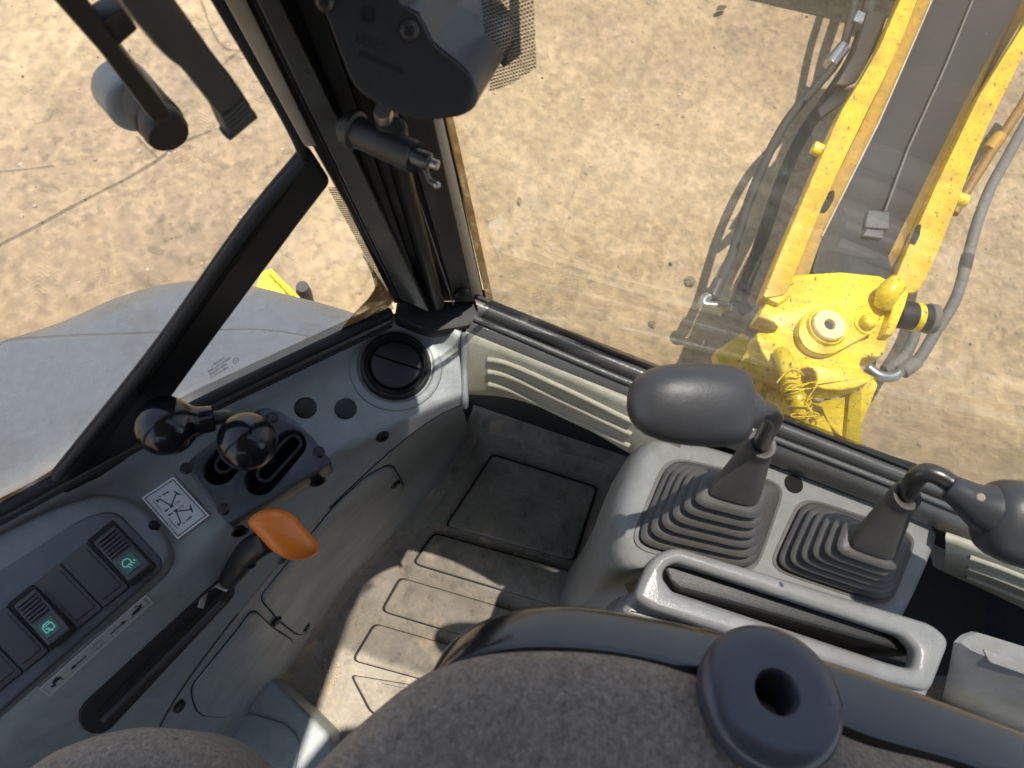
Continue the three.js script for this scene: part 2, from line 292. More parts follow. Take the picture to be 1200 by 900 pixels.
// ------------------------------------------------------------------ the ground
const GROUND_Y = -0.75;
{
  const T = 7, cracks = [[[-40, 312], [0, 288], [50, 262], [100, 235], [142, 213], [182, 190], [212, 168], [246, 155]], [[160, 160], [172, 174], [187, 188]], [[0, 202], [30, 199], [62, 195]], [[232, -10], [242, 20], [248, 35], [256, 50], [266, 59], [281, 62]], [[262, 77], [284, 58]]]
    .map((c, k) => [c.map(([x, y]) => atY(x, y, GROUND_Y)), k === 0 ? 0.7 : 0.4]);
  const segs = cracks.flatMap(([c, w]) => c.slice(1).map((b, i) => [c[i].x, c[i].z, b.x, b.z, w]));
  const treads = [[660, 330, 0.11, 0.5], [640, 355, 0.09, 0.4], [240, 150, 0.10, 1.1], [215, 185, 0.1, 0.9], [560, 250, 0.10, 0.2], [1000, 45, 0.1, 0.3], [850, 250, 0.1, 0.7], [50, 330, 0.12, 1.2], [700, 90, 0.1, 0.4], [130, 330, 0.1, 0.2]].map(([x, y, r, a]) => { const p = atY(x, y, GROUND_Y); return [p.x, p.z, r, a]; });
  const sample = (u, v) => {                                       // [height, tone, dark]
    const x = u * T - 4, z = -v * T + 1.5;
    const a = fbm(u, v, 7, 7, 201), b = fbm(u, v, 70, 4, 211), c = fbm(u, v, 300, 2, 221);
    let h = 0.25 * a + 0.22 * b + 0.42 * c, dark = 0;
    const wx = u + 0.02 * (b - 0.5), wy = v + 0.02 * (c - 0.5);
    const rough = sm(0.47, 0.62, fbm(u, v, 8, 4, 235)), flake = fbm(wx, wy, 60, 5, 231), pit = sm(0.56, 0.66, flake) * rough;   // crumbled crust
    h -= pit * 0.07; dark += pit * 0.03;
    const fine = sm(0.66, 0.74, fbm(u, v, 260, 2, 241)) * (0.25 + 0.75 * rough); h += fine * 0.22; dark += fine * 0.06;
    const spk = sm(0.72, 0.78, fbm(wx, wy, 150, 3, 247)); dark += spk * 0.045; h -= spk * 0.06;
    for (const [tx, tz, r, an] of treads) { const dx = x - tx, dz = z - tz, q = dx * dx + dz * dz; if (q < r * r) { const al = dx * Math.cos(an) + dz * Math.sin(an), ac = -dx * Math.sin(an) + dz * Math.cos(an); const w = sm(r, r * 0.55, Math.sqrt(q * 1 + 2.2 * ac * ac)); h += w * 0.16 * (Math.sin(al * 420 + 4 * Math.sin(ac * 120)) - 0.5) * (b + 0.3); } }
    for (const [x0, z0, x1, z1, w] of segs) { const ux = x1 - x0, uz = z1 - z0; let t = ((x - x0) * ux + (z - z0) * uz) / (ux * ux + uz * uz); t = Math.max(0, Math.min(1, t)); const dx = x0 + t * ux - x, dz = z0 + t * uz - z, d = Math.sqrt(dx * dx + dz * dz) + 0.006 * (b - 0.5); const k = sm(0.009 * w, 0.002, d); if (k > 0) { h -= 0.5 * k; dark += 0.30 * w * k; } }
    return [h, a, dark, b, c];
  };
  const N = 2048, H = new Float32Array(N * N);
  const cmap = tex(N, (u, v, c, i, j) => {
    const [h, a, dark, b, d] = sample(u, v); H[j * N + i] = h;
    const t = 0.86 + 0.20 * (a - 0.45) + 0.11 * (b - 0.45) + 0.24 * (d - 0.45) - dark, warm = fbm(u, v, 11, 4, 251) - 0.45, damp = sm(0.47, 0.66, fbm(u, v, 5, 6, 257));
    c[0] = t * (0.815 + 0.02 * warm - 0.07 * damp); c[1] = t * (0.714 - 0.07 * damp); c[2] = t * (0.552 - 0.05 * warm - 0.045 * damp);
  }, true);
  const bmap = tex(N, (u, v, c, i, j) => gray(H[j * N + i], c), false);
  M.ground = mat({ color: lin(0.73, 0.73, 0.74), map: cmap, bumpMap: bmap, bumpScale: 0.014, roughness: 0.95 });
  const axis = (lo, hi, step) => { const a = []; for (let x = lo; x <= hi + 1e-6; x += step) a.push(x); for (let k = 1, e = hi; k < 16; k++) { e += step * 2 ** k * 0.5; a.push(e); if (e > 220) break; } for (let k = 1, e = lo; k < 16; k++) { e -= step * 2 ** k * 0.5; a.unshift(e); if (e < -220) break; } return a; };
  const xs = axis(-3.4, 3.4, 0.03), zs = axis(-5, 0.4, 0.03), pos = [], uv = [], idx = [];
  for (const z of zs) for (const x of xs) { const u = (x + 4) / T, v = (1.5 - z) / T; const near = sm(9, 4, Math.max(Math.abs(x), Math.abs(z + 2))); pos.push(x, GROUND_Y + near * 0.02 * (fbm(u, v, 18, 4, 261) - 0.5), z); uv.push(u, v); }
  for (let j = 0; j < zs.length - 1; j++) for (let i = 0; i < xs.length - 1; i++) { const a = j * xs.length + i, c = a + xs.length; idx.push(a, c, a + 1, a + 1, c, c + 1); }
  struct('ground', rawMesh(pos, idx, uv), M.ground, 'dusty sand coloured ground with cracks and prints around the machine', 'ground');
  // grit and pebbles nobody could count
  const peb = new THREE.IcosahedronGeometry(1, 1); { const p = peb.attributes.position; for (let i = 0; i < p.count; i++) { const s = 0.75 + 0.5 * HASH[(Math.round(p.getX(i) * 50) * 31 + Math.round(p.getY(i) * 50) * 57 + Math.round(p.getZ(i) * 50) * 91) & 65535]; p.setXYZ(i, p.getX(i) * s, p.getY(i) * s * 0.6, p.getZ(i) * s); } peb.computeVertexNormals(); }
  const NP = 8000, pm = new THREE.InstancedMesh(peb, mat({ color: lin(0.40, 0.33, 0.24), roughness: 0.95 }), NP), mm = new THREE.Matrix4(), q = new THREE.Quaternion(), col = new THREE.Color();
  for (let i = 0; i < NP; i++) {
    const x = rr(-3.2, 3.2), z = rr(-4.8, 0.2), s = 0.0012 + 0.007 * Math.pow(rnd(), 7);
    q.setFromEuler(new THREE.Euler(rr(0, 0.6), rr(0, 6.3), rr(0, 0.6)));
    mm.compose(V(x, GROUND_Y + 0.02 * (fbm((x + 4) / T, (1.5 - z) / T, 18, 4, 261) - 0.5) + s * 0.3, z), q, V(s, s, s)); pm.setMatrixAt(i, mm); const g = rnd() < 0.06 ? rr(0.2, 0.45) : rr(0.7, 1.15); pm.setColorAt(i, col.setRGB(g, g * rr(0.92, 1), g * rr(0.85, 1)));
  }
  pm.name = 'ground_grit'; pm.castShadow = pm.receiveShadow = true; pm.userData = { kind: 'stuff', label: 'loose sandy grit and small pebbles scattered over the ground', category: 'gravel' }; scene.add(pm);
  // a few stones and fallen leaves that stand out
  [[325, 0.018, 808, 330, 'brownish clod of earth beside the steel hose elbow'], [0, 0.012, 764, 380, 'small stone on the ground above the left joystick knob']].forEach(([, r, px, py, label]) => { const p = atY(px, py, GROUND_Y + r * 0.4); const g = new THREE.IcosahedronGeometry(r, 2); const a = g.attributes.position; for (let i = 0; i < a.count; i++) { const w = 0.7 + 0.6 * HASH[(Math.round(a.getX(i) * 3000) * 13 + Math.round(a.getY(i) * 3000) * 71 + Math.round(a.getZ(i) * 3000) * 37) & 65535]; a.setXYZ(i, a.getX(i) * w, a.getY(i) * w * 0.7, a.getZ(i) * w); } g.computeVertexNormals(); g.translate(p.x, p.y, p.z); single('stone', boxUV(g), mat({ color: lin(0.2, 0.16, 0.11), roughness: 1 }), label, 'stone', p); });
  [[845, 10, 'dry dark curled leaf on the ground near the top edge'], [609, 235, 'tiny dry yellow brown leaf on the sand beside the rear window edge']].forEach(([px, py, label], k) => { const p = atY(px, py, GROUND_Y + 0.02), a = k ? 0.9 : 2.2, s = k ? 0.014 : 0.03; const rows = []; for (let i = 0; i <= 6; i++) { const t = i / 6 - 0.5, w = 0.42 * Math.cos(t * 2.9) * s, o = V(Math.cos(a) * t * s * 2, 0.01 * Math.sin(t * 5) * s * 30 * 0.3, Math.sin(a) * t * s * 2).add(p), sd = V(-Math.sin(a), 0.5, Math.cos(a)); rows.push([o.clone().addScaledVector(sd, -w).setY(o.y + 0.004), o, o.clone().addScaledVector(sd, w)]); } single('leaf', loft(rows), mat({ color: k ? lin(0.26, 0.14, 0.03) : lin(0.08, 0.06, 0.04), roughness: 0.9 }), label, 'leaf', p); });
}

// ------------------------------------------------------------------ the cab: floor, roof, walls out of the frame
{
  const rim = struct('cab_floor', box(0.33, -0.06, 0.37, 1.5, 0.08, 1.86), M.machineGrey, 'dark steel cab floor under the rubber mat', 'floor');
  const roofPts = [V(-0.60, 1.70, 0.12), V(-0.20, 1.70, -0.53), V(-0.03, 1.70, -0.53), V(-0.02, 1.70, -0.03), V(0.02, 1.70, -0.13), V(0.12, 1.70, -0.16), V(0.95, 1.70, -0.16), V(1.18, 1.70, 0.25), V(1.12, 1.70, 1.3), V(-0.46, 1.70, 1.3)];  // outline shaped to shade deck, vent and seat and let sun onto the mat
  struct('cab_roof', slab(roofPts.map((p) => p.clone().setY(1.76)), V(0, 1, 0), 0.09, { bevel: 0.01, r: 0.02 }), M.roof, 'unseen cab roof above the seat, outline and dark lining shaped for shade', 'roof');
  struct('front_wall', box(0.33, 0.50, 1.31, 1.5, 1.06, 0.05), M.slate, 'unseen front wall of the cab, raised and darkened to dim the interior', 'wall');  // raised and darkened to cut light on the inner console faces
  struct('right_wall', box(1.1, 0.45, 0.35, 0.05, 0.98, 1.88), M.slate, 'unseen right wall of the cab, raised and darkened to dim the interior', 'wall');  // height and dark colour chosen to hold back light from the right
  const post = (p0, p1, w, label) => single('cab_pillar', tube([p0, p1], w, { smooth: false, seg: 10, n: 2 }), M.frame, label, 'pillar', p0.clone());
  post(V(1.1, 0.74, 1.28), V(1.06, 1.68, 1.24), 0.035, 'black cab pillar at the right front corner outside the picture');
  post(V(-0.46, 0.6, 1.28), V(-0.42, 1.68, 1.24), 0.035, 'black cab pillar at the left front corner outside the picture');
  post(V(-0.53, 0.7, 0.2), V(-0.49, 1.68, 0.2), 0.03, 'black door pillar behind the left quarter window outside the picture');
  post(V(0.95, 0.74, -0.37), V(0.92, 1.68, -0.23), 0.045, 'black cab pillar at the right rear corner outside the picture');
}
// rear sill wall below the window, down to the floor
{
  const y0 = 0.728;
  struct('rear_wall', slab([V(-0.10, y0, -0.366), V(1.2, y0, -0.366), V(1.2, -0.10, -0.56), V(-0.10, -0.10, -0.56)], V(0, -0.22, 0.97), 0.006, { bevel: 0.002 }), M.rubber, 'dark rear wall of the cab below the grille panels', 'wall');
}

// ------------------------------------------------------------------ left console
const consoleA = [[541, 388, .75], [500, 378, .75], [455, 366, .75], [400, 396, .75], [330, 429, .75], [228, 478, .75], [90, 553, .75], [0, 604, .75], [-90, 656, .75], [-190, 705, .75]];
const consoleB = [[541, 463, .715], [507, 478, .715], [450, 504, .715], [391, 535, .715], [330, 583, .715], [268, 624, .715], [208, 675, .715], [110, 760, .715], [0, 862, .715], [-90, 945, .715]];
const consoleC = [[541, 474, .70], [511, 488, .69], [470, 518, .675], [428, 555, .655], [362, 620, .61], [303, 690, .57], [253, 752, .53], [206, 818, .50], [165, 892, .47], [120, 970, .45]];
const consoleD = [[548, 508, .03], [538, 530, .03], [510, 572, .03], [478, 610, .03], [440, 650, .03], [400, 690, .03], [366, 745, .03], [334, 795, .03], [300, 855, .03], [262, 935, .03]];
const C3 = (a, n = 28) => curve(a.map(([x, y, h]) => atY(x, y, h)), n);
const con = thing('side_console', 'light grey plastic side console with air vent along the slanted left window', 'console', atY(330, 690, 0), null);
let deck, wallLow;
{
  const A = C3(consoleA), B = C3(consoleB), C = C3(consoleC), D = C3(consoleD), L = (a, b, t) => a.clone().lerp(b, t);
  const rows = [];
  for (let i = 0; i < A.length; i++) {
    const back = A[i].clone().addScaledVector(LEFT_N, -0.004).setY(0.735);
    const r = [back, A[i]];
    const m1 = L(A[i], B[i], 0.10), m2 = L(A[i], B[i], 0.5), m3 = L(A[i], B[i], 0.9), f1 = L(B[i], C[i], 0.35), f2 = L(B[i], C[i], 0.97);
    m1.y = lerp(A[i].y, B[i].y, 0.75); m2.y = B[i].y + 0.004; m3.y = B[i].y + 0.002;
    r.push(m1, L(m1, m2, .5), m2, L(m2, m3, .5), m3, L(m3, B[i], .7), L(B[i], f1, .25), f1, L(f1, f2, .5), f2, C[i].clone(), C[i].clone().addScaledVector(LEFT_N, -0.012));
    rows.push(r);
  }
  deck = part('deck', loft(rows), M.consoleGrey, con);
  const low = [];
  for (let i = 0; i < A.length; i++) { const c0 = C[i].clone(), n = LEFT_N; const bulge = 0.003; low.push([c0.clone().addScaledVector(n, -0.012), c0.clone().addScaledVector(n, -0.0015).setY(c0.y - 0.0025), c0.clone().addScaledVector(n, 0.000).setY(c0.y - 0.006), L(c0, D[i], .15).addScaledVector(n, bulge), L(c0, D[i], .35).addScaledVector(n, bulge * 1.5), L(c0, D[i], .6).addScaledVector(n, bulge), L(c0, D[i], .8), L(c0, D[i], .95), D[i].clone().setY(0)]); }
  wallLow = part('lower_wall', loft(low), M.consoleGrey, con);
  for (const q of [C.slice(0, 9), C.slice(15)]) part('seam_gap', tube(q.map((p) => p.clone().addScaledVector(LEFT_N, -0.0002).setY(p.y - 0.0012)), 0.0011, { seg: 6, n: 50 }), M.pit, con);
  part('end_edge', tube(A.slice(0, 1).concat([L(A[0], B[0], .5).setY(.722), B[0], C[0]]).map((p) => p.clone().add(V(0.004, -0.002, 0))), 0.004, { seg: 8 }), M.consoleGrey, con);
}
// access panel with its screws
{
  const grow = (o, k) => { const c = o.reduce((a, p) => [a[0] + p[0] / o.length, a[1] + p[1] / o.length], [0, 0]); return o.map(([x, y]) => { const d = Math.hypot(x - c[0], y - c[1]); return [x + (x - c[0]) / d * k, y + (y - c[1]) / d * k]; }); };
  part('panel_gap', drape(grow([[458, 543], [474, 571], [372, 734], [350, 745], [328, 728], [304, 700], [392, 592], [430, 557]], 1.6), wallLow, 0.0007, { r: 9 }), M.pit, con);
  part('panel_gap', drape(grow([[318, 735], [346, 752], [316, 800], [268, 840], [232, 838], [222, 806], [280, 735], [296, 712]], 1.4), wallLow, 0.0009, { r: 12 }), M.pit, con);
  part('access_panel', drape([[458, 543], [474, 571], [372, 734], [350, 745], [328, 728], [304, 700], [392, 592], [430, 557]], wallLow, 0.003, { r: 9 }), M.consoleGrey, con);
  part('lower_moulding', drape([[318, 735], [346, 752], [316, 800], [268, 840], [232, 838], [222, 806], [280, 735], [296, 712]], wallLow, 0.004, { r: 12 }), M.consoleGrey, con);
  for (const [x, y, m] of [[461, 565, 0], [322, 726, 0], [357, 734, 0], [208, 826, 0], [448, 511, 1], [330, 652, 0]]) screw(con, x, y, m ? deck : wallLow, m ? 0.0075 : 0.0078, m ? M.pit : M.blackPlastic, m ? 0 : 0.0032);
}
// round air vent
{
  const h = hit(464, 430, deck), n = h.n.clone().lerp(V(0, 1, 0), 0.4).normalize(), R = sizeAt(h.p, 41);
  part('vent_recess', lathe([[R * 1.05, 0.001], [R * 1.10, 0.0028], [R * 1.22, 0.0032], [R * 1.30, 0.0022], [R * 1.34, -0.001]], h.p, n, { seg: 48 }), M.consoleGrey, con);
  const v = part('air_vent', lathe([[R * 0.72, -0.004], [R * 0.74, 0.006], [R * 0.80, 0.010], [R * 0.86, 0.008], [R * 0.90, 0.010], [R * 0.97, 0.009], [R, 0.005], [R * 1.0, -0.002]], h.p, n, { seg: 56 }), M.blackPlastic, con, 'round black swivelling air vent');
  const x = atY(490, 437, .72).sub(atY(438, 421, .72)); x.addScaledVector(n, -x.dot(n)).normalize(); const y = new THREE.Vector3().crossVectors(n, x), up = y.dot(camDown) > 0 ? y.clone().negate() : y;
  const at = (a, r) => h.p.clone().addScaledVector(x, Math.cos(a) * r).addScaledVector(up, Math.sin(a) * r).addScaledVector(n, 0.0075);
  const s = 0.12, r0 = R * 0.70, seg = (a0, a1) => Array.from({ length: 22 }, (_, i) => at(lerp(a0, a1, i / 21), r0));
  const cut = Math.asin(s);
  part('flap', slab(seg(cut + 0.03, Math.PI - cut - 0.03), n, 0.004, { bevel: 0.001 }), M.blackPlastic, v);
  part('flap', slab(seg(Math.PI - cut + 0.03, 2 * Math.PI + cut - 0.03).map((p) => p.addScaledVector(n, 0.0012)), n, 0.005, { bevel: 0.001 }), M.blackPlastic, v);
  part('back_plate', lathe([[0, 0.001], [R * 0.75, 0.001]], h.p, n), M.pit, v);
  for (let k = 0; k < 3; k++) part('grip_line', tube(Array.from({ length: 7 }, (_, i) => at(-Math.PI / 2 + (i - 3) * 0.09, R * (0.40 + 0.07 * k)).addScaledVector(n, 0.0012)), 0.0006, { seg: 6 }), M.slate, v);
}
// two blanking caps
for (const [px, py] of [[358, 478], [405, 479]]) { const h = hit(px, py, deck), R = sizeAt(h.p, 13); part('blanking_cap', lathe([[0, 0.0035], [R * 0.6, 0.003], [R * 0.9, 0.0018], [R, 0]], h.p, h.n, { seg: 28 }), M.blackPlastic, con); }
// gate plate with two slots
const gateTop = 0.744;
{
  const P = (a) => a.map(([x, y]) => atY(x, y, gateTop)), up = V(0, 1, 0);
  const stad = (a, b, w) => { const A = atY(a[0], a[1], gateTop), B = atY(b[0], b[1], gateTop), d = B.clone().sub(A).normalize(), s = V(d.z, 0, -d.x), r = sizeAt(A, w); const o = []; for (let i = 0; i <= 8; i++) { const t = -Math.PI / 2 + Math.PI * i / 8; o.push(B.clone().addScaledVector(d, Math.cos(t) * r).addScaledVector(s, Math.sin(t) * r)); } for (let i = 0; i <= 8; i++) { const t = Math.PI / 2 + Math.PI * i / 8; o.push(A.clone().addScaledVector(d, Math.cos(t) * r).addScaledVector(s, Math.sin(t) * r)); } return o; };
  const s1 = stad([257, 550], [294, 506], 18.5), s2 = stad([305, 562], [340, 521], 18.5);
  const g = part('gate_plate', slab(P([[214, 543], [305, 476], [326, 480], [356, 500], [389, 541], [267, 616]]), up, 0.04, { bevel: 0.0025, r: [.012, .008, .02, .02, .006, .008], holes: [{ pts: s1, r: 0 }, { pts: s2, r: 0 }] }), M.slate, con, 'dark lever gate plate with two slots');
  for (const [x, y] of [[319, 490], [374, 530], [218, 549], [262, 597]]) { const p = atY(x, y, gateTop), R = sizeAt(p, 7); part('bolt', lathe([[0, 0.003], [R * 0.7, 0.0026], [R, 0.001], [R, -0.001]], p, up, { seg: 20 }), M.blackPlastic, con); }
  for (const [a, b] of [[[256, 552], [294, 506]], [[305, 562], [340, 521]]]) {
    part('slot_pit', slab(stad(a, b, 19.5).map((p) => p.setY(0.7225)), up, 0.002, { bevel: 0 }), M.pit, con);
    part('slot_wall', (() => { const o = stad(a, b, 19), n = o.map((p) => p.clone().setY(0.721)); return loft([o.map((p) => p.clone().setY(gateTop - 0.004)), n], { closed: true }); })(), M.pit, con);
    const lip = stad([a[0] + 6, a[1] - 8], [b[0] + 3, b[1] - 2], 9.5).map((p) => p.setY(gateTop - 0.002)), low = lip.map((p) => p.clone().setY(0.7235));
    part('slot_lip', tube(lip.concat([lip[0]]), 0.0018, { seg: 8, smooth: false, n: 40 }), M.rubber, con); part('slot_sleeve', loft([low, lip], { closed: true }), M.pit, con);
  }
  for (const [x, y] of [[372, 563], [281, 622]]) { const p = atY(x, y, gateTop - .018); part('bolt_recess', lathe([[0, -0.004], [0.0055, -0.003], [0.0065, 0.0025], [0.0085, 0.002]], p, V(.62, .3, .72), { seg: 20 }), M.blackPlastic, con); }
}
// lever pictogram sticker
{
  const t = canvasTex(496, 352, (c, w, h) => {
    c.fillStyle = '#d3d9d6'; c.fillRect(0, 0, w, h);
    c.strokeStyle = '#eef0ee'; c.lineWidth = 16; c.strokeRect(6, 6, w - 12, h - 12);
    c.strokeStyle = '#20242b'; c.lineWidth = 9; c.strokeRect(22, 22, w - 44, h - 44);
    c.fillStyle = '#d3d9d6'; c.fillRect(330, h - 34, 104, 26); c.fillStyle = '#30343a'; c.font = 'bold 22px sans-serif'; c.save(); c.translate(430, h - 12); c.scale(-1, 1); c.rotate(0); c.restore(); c.fillText('EUROUSTAS', 318, h - 14);
    c.strokeStyle = '#1b2130'; c.fillStyle = '#1b2130'; c.lineCap = 'butt';
    const ln = (a, lw) => { c.lineWidth = lw; c.beginPath(); c.moveTo(a[0], a[1]); for (let i = 2; i < a.length; i += 2) c.lineTo(a[i], a[i + 1]); c.stroke(); };
    const arrow = (x, y, dx, dy, f) => { const l = Math.hypot(dx, dy), ux = dx / l, uy = dy / l; c.beginPath(); c.moveTo(x + dx, y + dy); c.lineTo(x + dx - ux * 20 - uy * 14, y + dy - uy * 20 + ux * 14); c.lineTo(x + dx - ux * 20 - uy * 6, y + dy - uy * 20 + ux * 6); c.lineTo(x - uy * 6, y + ux * 6); c.lineTo(x + uy * 6, y - ux * 6); c.lineTo(x + dx - ux * 20 + uy * 6, y + dy - uy * 20 - ux * 6); c.lineTo(x + dx - ux * 20 + uy * 14, y + dy - uy * 20 - ux * 14); c.closePath(); if (f) c.fill(); else { c.lineWidth = 4; c.stroke(); } };
    for (const [o, m] of [[0, 1], [w, -1]]) {
      const X = (x) => o + m * x;
      ln([X(80), 290, X(200), 290], 7);                     // ground line
      ln([X(214), 196, X(110), 232, X(96), 262, X(120), 262], 13); ln([X(214), 196, X(150), 92, X(170), 70, X(118), 92], 13);
      ln([X(222), 178, X(222), 214], 20);                   // slide block
      arrow(X(222), 228, 0, 52, 1); arrow(X(222), 160, 0, -50, 0);
      arrow(X(88), 190, m * 4, -70, 1); ln([X(84), 204, X(92), 218, X(78), 226, X(84), 204], 4);
    }
  });
  const q = [[204, 559], [246, 604.5], [209, 632.5], [166.5, 584]].map(([x, y]) => { const h = hit(x, y, deck); return h.p.addScaledVector(h.n, 0.0018); });
  const n = new THREE.Vector3().crossVectors(q[1].clone().sub(q[0]), q[3].clone().sub(q[0])).normalize(); if (n.y < 0) n.negate();
  const g = new THREE.BufferGeometry(), o = q[0];
  const cen = q.reduce((s, p) => s.add(p), V()).divideScalar(4).addScaledVector(n, 0.0006);
  const K = 8, pos = [], uv = [], idx = []; for (let j = 0; j <= K; j++) for (let i = 0; i <= K; i++) { const u = i / K, v = j / K, p = q[0].clone().lerp(q[1], u).lerp(q[3].clone().lerp(q[2], u), v).addScaledVector(n, 0.0006); pos.push(p.x, p.y, p.z); uv.push(u, 1 - v); }
  for (let j = 0; j < K; j++) for (let i = 0; i < K; i++) { const a = j * (K + 1) + i; idx.push(a, a + 1, a + K + 1, a + 1, a + K + 2, a + K + 1); }
  part('pictogram_sticker', rawMesh(pos, idx, uv), mat({ map: t, roughness: 0.35 }), con, 'silver sticker with two digger arm pictograms');
}
// switch panel: raised bezel, rocker switches and blanks
{
  const Yp = 0.742, up = V(0, 1, 0), P = (a, y) => a.map(([x, yy]) => atY(x, yy, y));
  const outer = [[-60, 652], [60, 594], [118, 575], [158, 585], [192, 630], [198, 650], [186, 672], [84, 755], [-72, 892]];
  const inner = [[-60, 705], [118, 590], [134, 593], [190, 652], [190, 668], [-60, 884]];
  const b = part('switch_panel', slab(P(outer, Yp), up, 0.03, { bevel: 0.006, r: [0, .01, .03, .03, .03, .012, .02, 0, 0], bseg: 4, holes: [] }), M.consoleDark, con, 'dark raised switch panel');
  part('switch_bed', slab(P([[-60, 706], [96, 606], [124, 598], [140, 602], [189, 655], [188, 668], [-60, 886]], Yp + 0.003), up, 0.008, { bevel: 0.003, r: [0, .02, .01, .01, .01, .012, 0] }), M.slate, con);
  screw(con, 181, 616, b, 0.0055, M.pit);
  const y1 = Yp + 0.0045, c0 = [142, 648], pit = [-31.3, 25.0], cr = [22.3, 23.3];
  const along = [pit[0] * 0.485, pit[1] * 0.485];
  const quad = (k, fa, fc, y) => { const c = [c0[0] + pit[0] * k, c0[1] + pit[1] * k]; return P([[-1, -1], [1, -1], [1, 1], [-1, 1]].map(([a, q]) => [c[0] - along[0] * a * fa + cr[0] * q * fc, c[1] - along[1] * a * fa + cr[1] * q * fc]), y); };
  const icons = [(c, w, h) => { c.beginPath(); c.arc(w * .42, h * .42, 30, Math.PI * 0.75, Math.PI * 2.15); c.closePath(); c.stroke(); for (let i = 0; i < 4; i++) { c.beginPath(); c.moveTo(w * .36 + i * 17, h * .62 - i * 5); c.lineTo(w * .42 + i * 20, h * .80 - i * 7); c.stroke(); } },
    (c, w, h) => { c.strokeRect(w * .22, h * .34, w * .56, h * .36); c.beginPath(); c.moveTo(w * .30, h * .34); c.lineTo(w * .34, h * .22); c.lineTo(w * .68, h * .22); c.lineTo(w * .72, h * .34); c.moveTo(w * .32, h * .46); c.lineTo(w * .60, h * .80); c.moveTo(w * .44, h * .46); c.lineTo(w * .52, h * .62); c.stroke(); }];
  for (let k = 0, r = 0; k < 6; k++) {
    if (k === 0 || k === 3) {
      part('switch_well', slab(quad(k, 1.0, 1.16, y1 + 0.001), up, 0.004, { bevel: 0.001, r: 0.002 }), M.pit, con);
      const q = quad(k, 0.86, 1.04, y1 + 0.009); const tilt = q.map((p, i) => p.clone().setY(p.y + (i < 2 ? -0.0045 : 0.0035)));
      const n = new THREE.Vector3().crossVectors(tilt[1].clone().sub(tilt[0]), tilt[3].clone().sub(tilt[0])); if (n.y < 0) n.negate(); n.normalize();
      const s = part('rocker_switch', slab(tilt, n, 0.012, { bevel: 0.0018, r: 0.002 }), M.switchBlack, con, k ? 'rocker switch with green rear wiper symbol' : 'rocker switch with green work lamp symbol');
      const B = (u, v) => tilt[0].clone().lerp(tilt[1], u).lerp(tilt[3].clone().lerp(tilt[2], u), v);
      for (let j = 0; j < 6; j++) { const v = 0.09 + j * 0.075; part('rib', tube([B(0.1, v), B(0.9, v)].map((p) => p.addScaledVector(n, 0.0006)), 0.0016, { seg: 8, smooth: false, n: 2 }), M.switchBlack, s); }
      const t = canvasTex(128, 128, (c, w, h) => { c.fillStyle = '#08130f'; c.fillRect(0, 0, w, h); c.fillStyle = '#0d4a33'; c.fillRect(5, 5, w - 10, h - 10); c.strokeStyle = '#8fe3c4'; c.lineWidth = 7; icons[r](c, w, h); });
      const L = [[0.12, 0.58], [0.80, 0.58], [0.80, 0.90], [0.12, 0.90]].map(([u, v]) => B(u, v).addScaledVector(n, 0.0006)), mid = (f) => f;
      const pos = [], uv = []; L.forEach((p) => pos.push(p.x, p.y, p.z)); uv.push(0, 1, 1, 1, 1, 0, 0, 0);
      part('lens', rawMesh(pos, [0, 1, 2, 0, 2, 3], uv), mat({ map: t, roughness: 0.25 }), s); r++;
    } else {
      const d = part('blank_cover', slab(quad(k, 0.98, 1.14, y1 + 0.002), up, 0.005, { bevel: 0.001, r: 0.0015 }), M.blankBrown, con);
      part('raised_field', slab(quad(k, 0.72, 0.92, y1 + 0.0032), up, 0.003, { bevel: 0.0008, r: 0.0015 }), M.blankBrown, d);
    }
  }
}
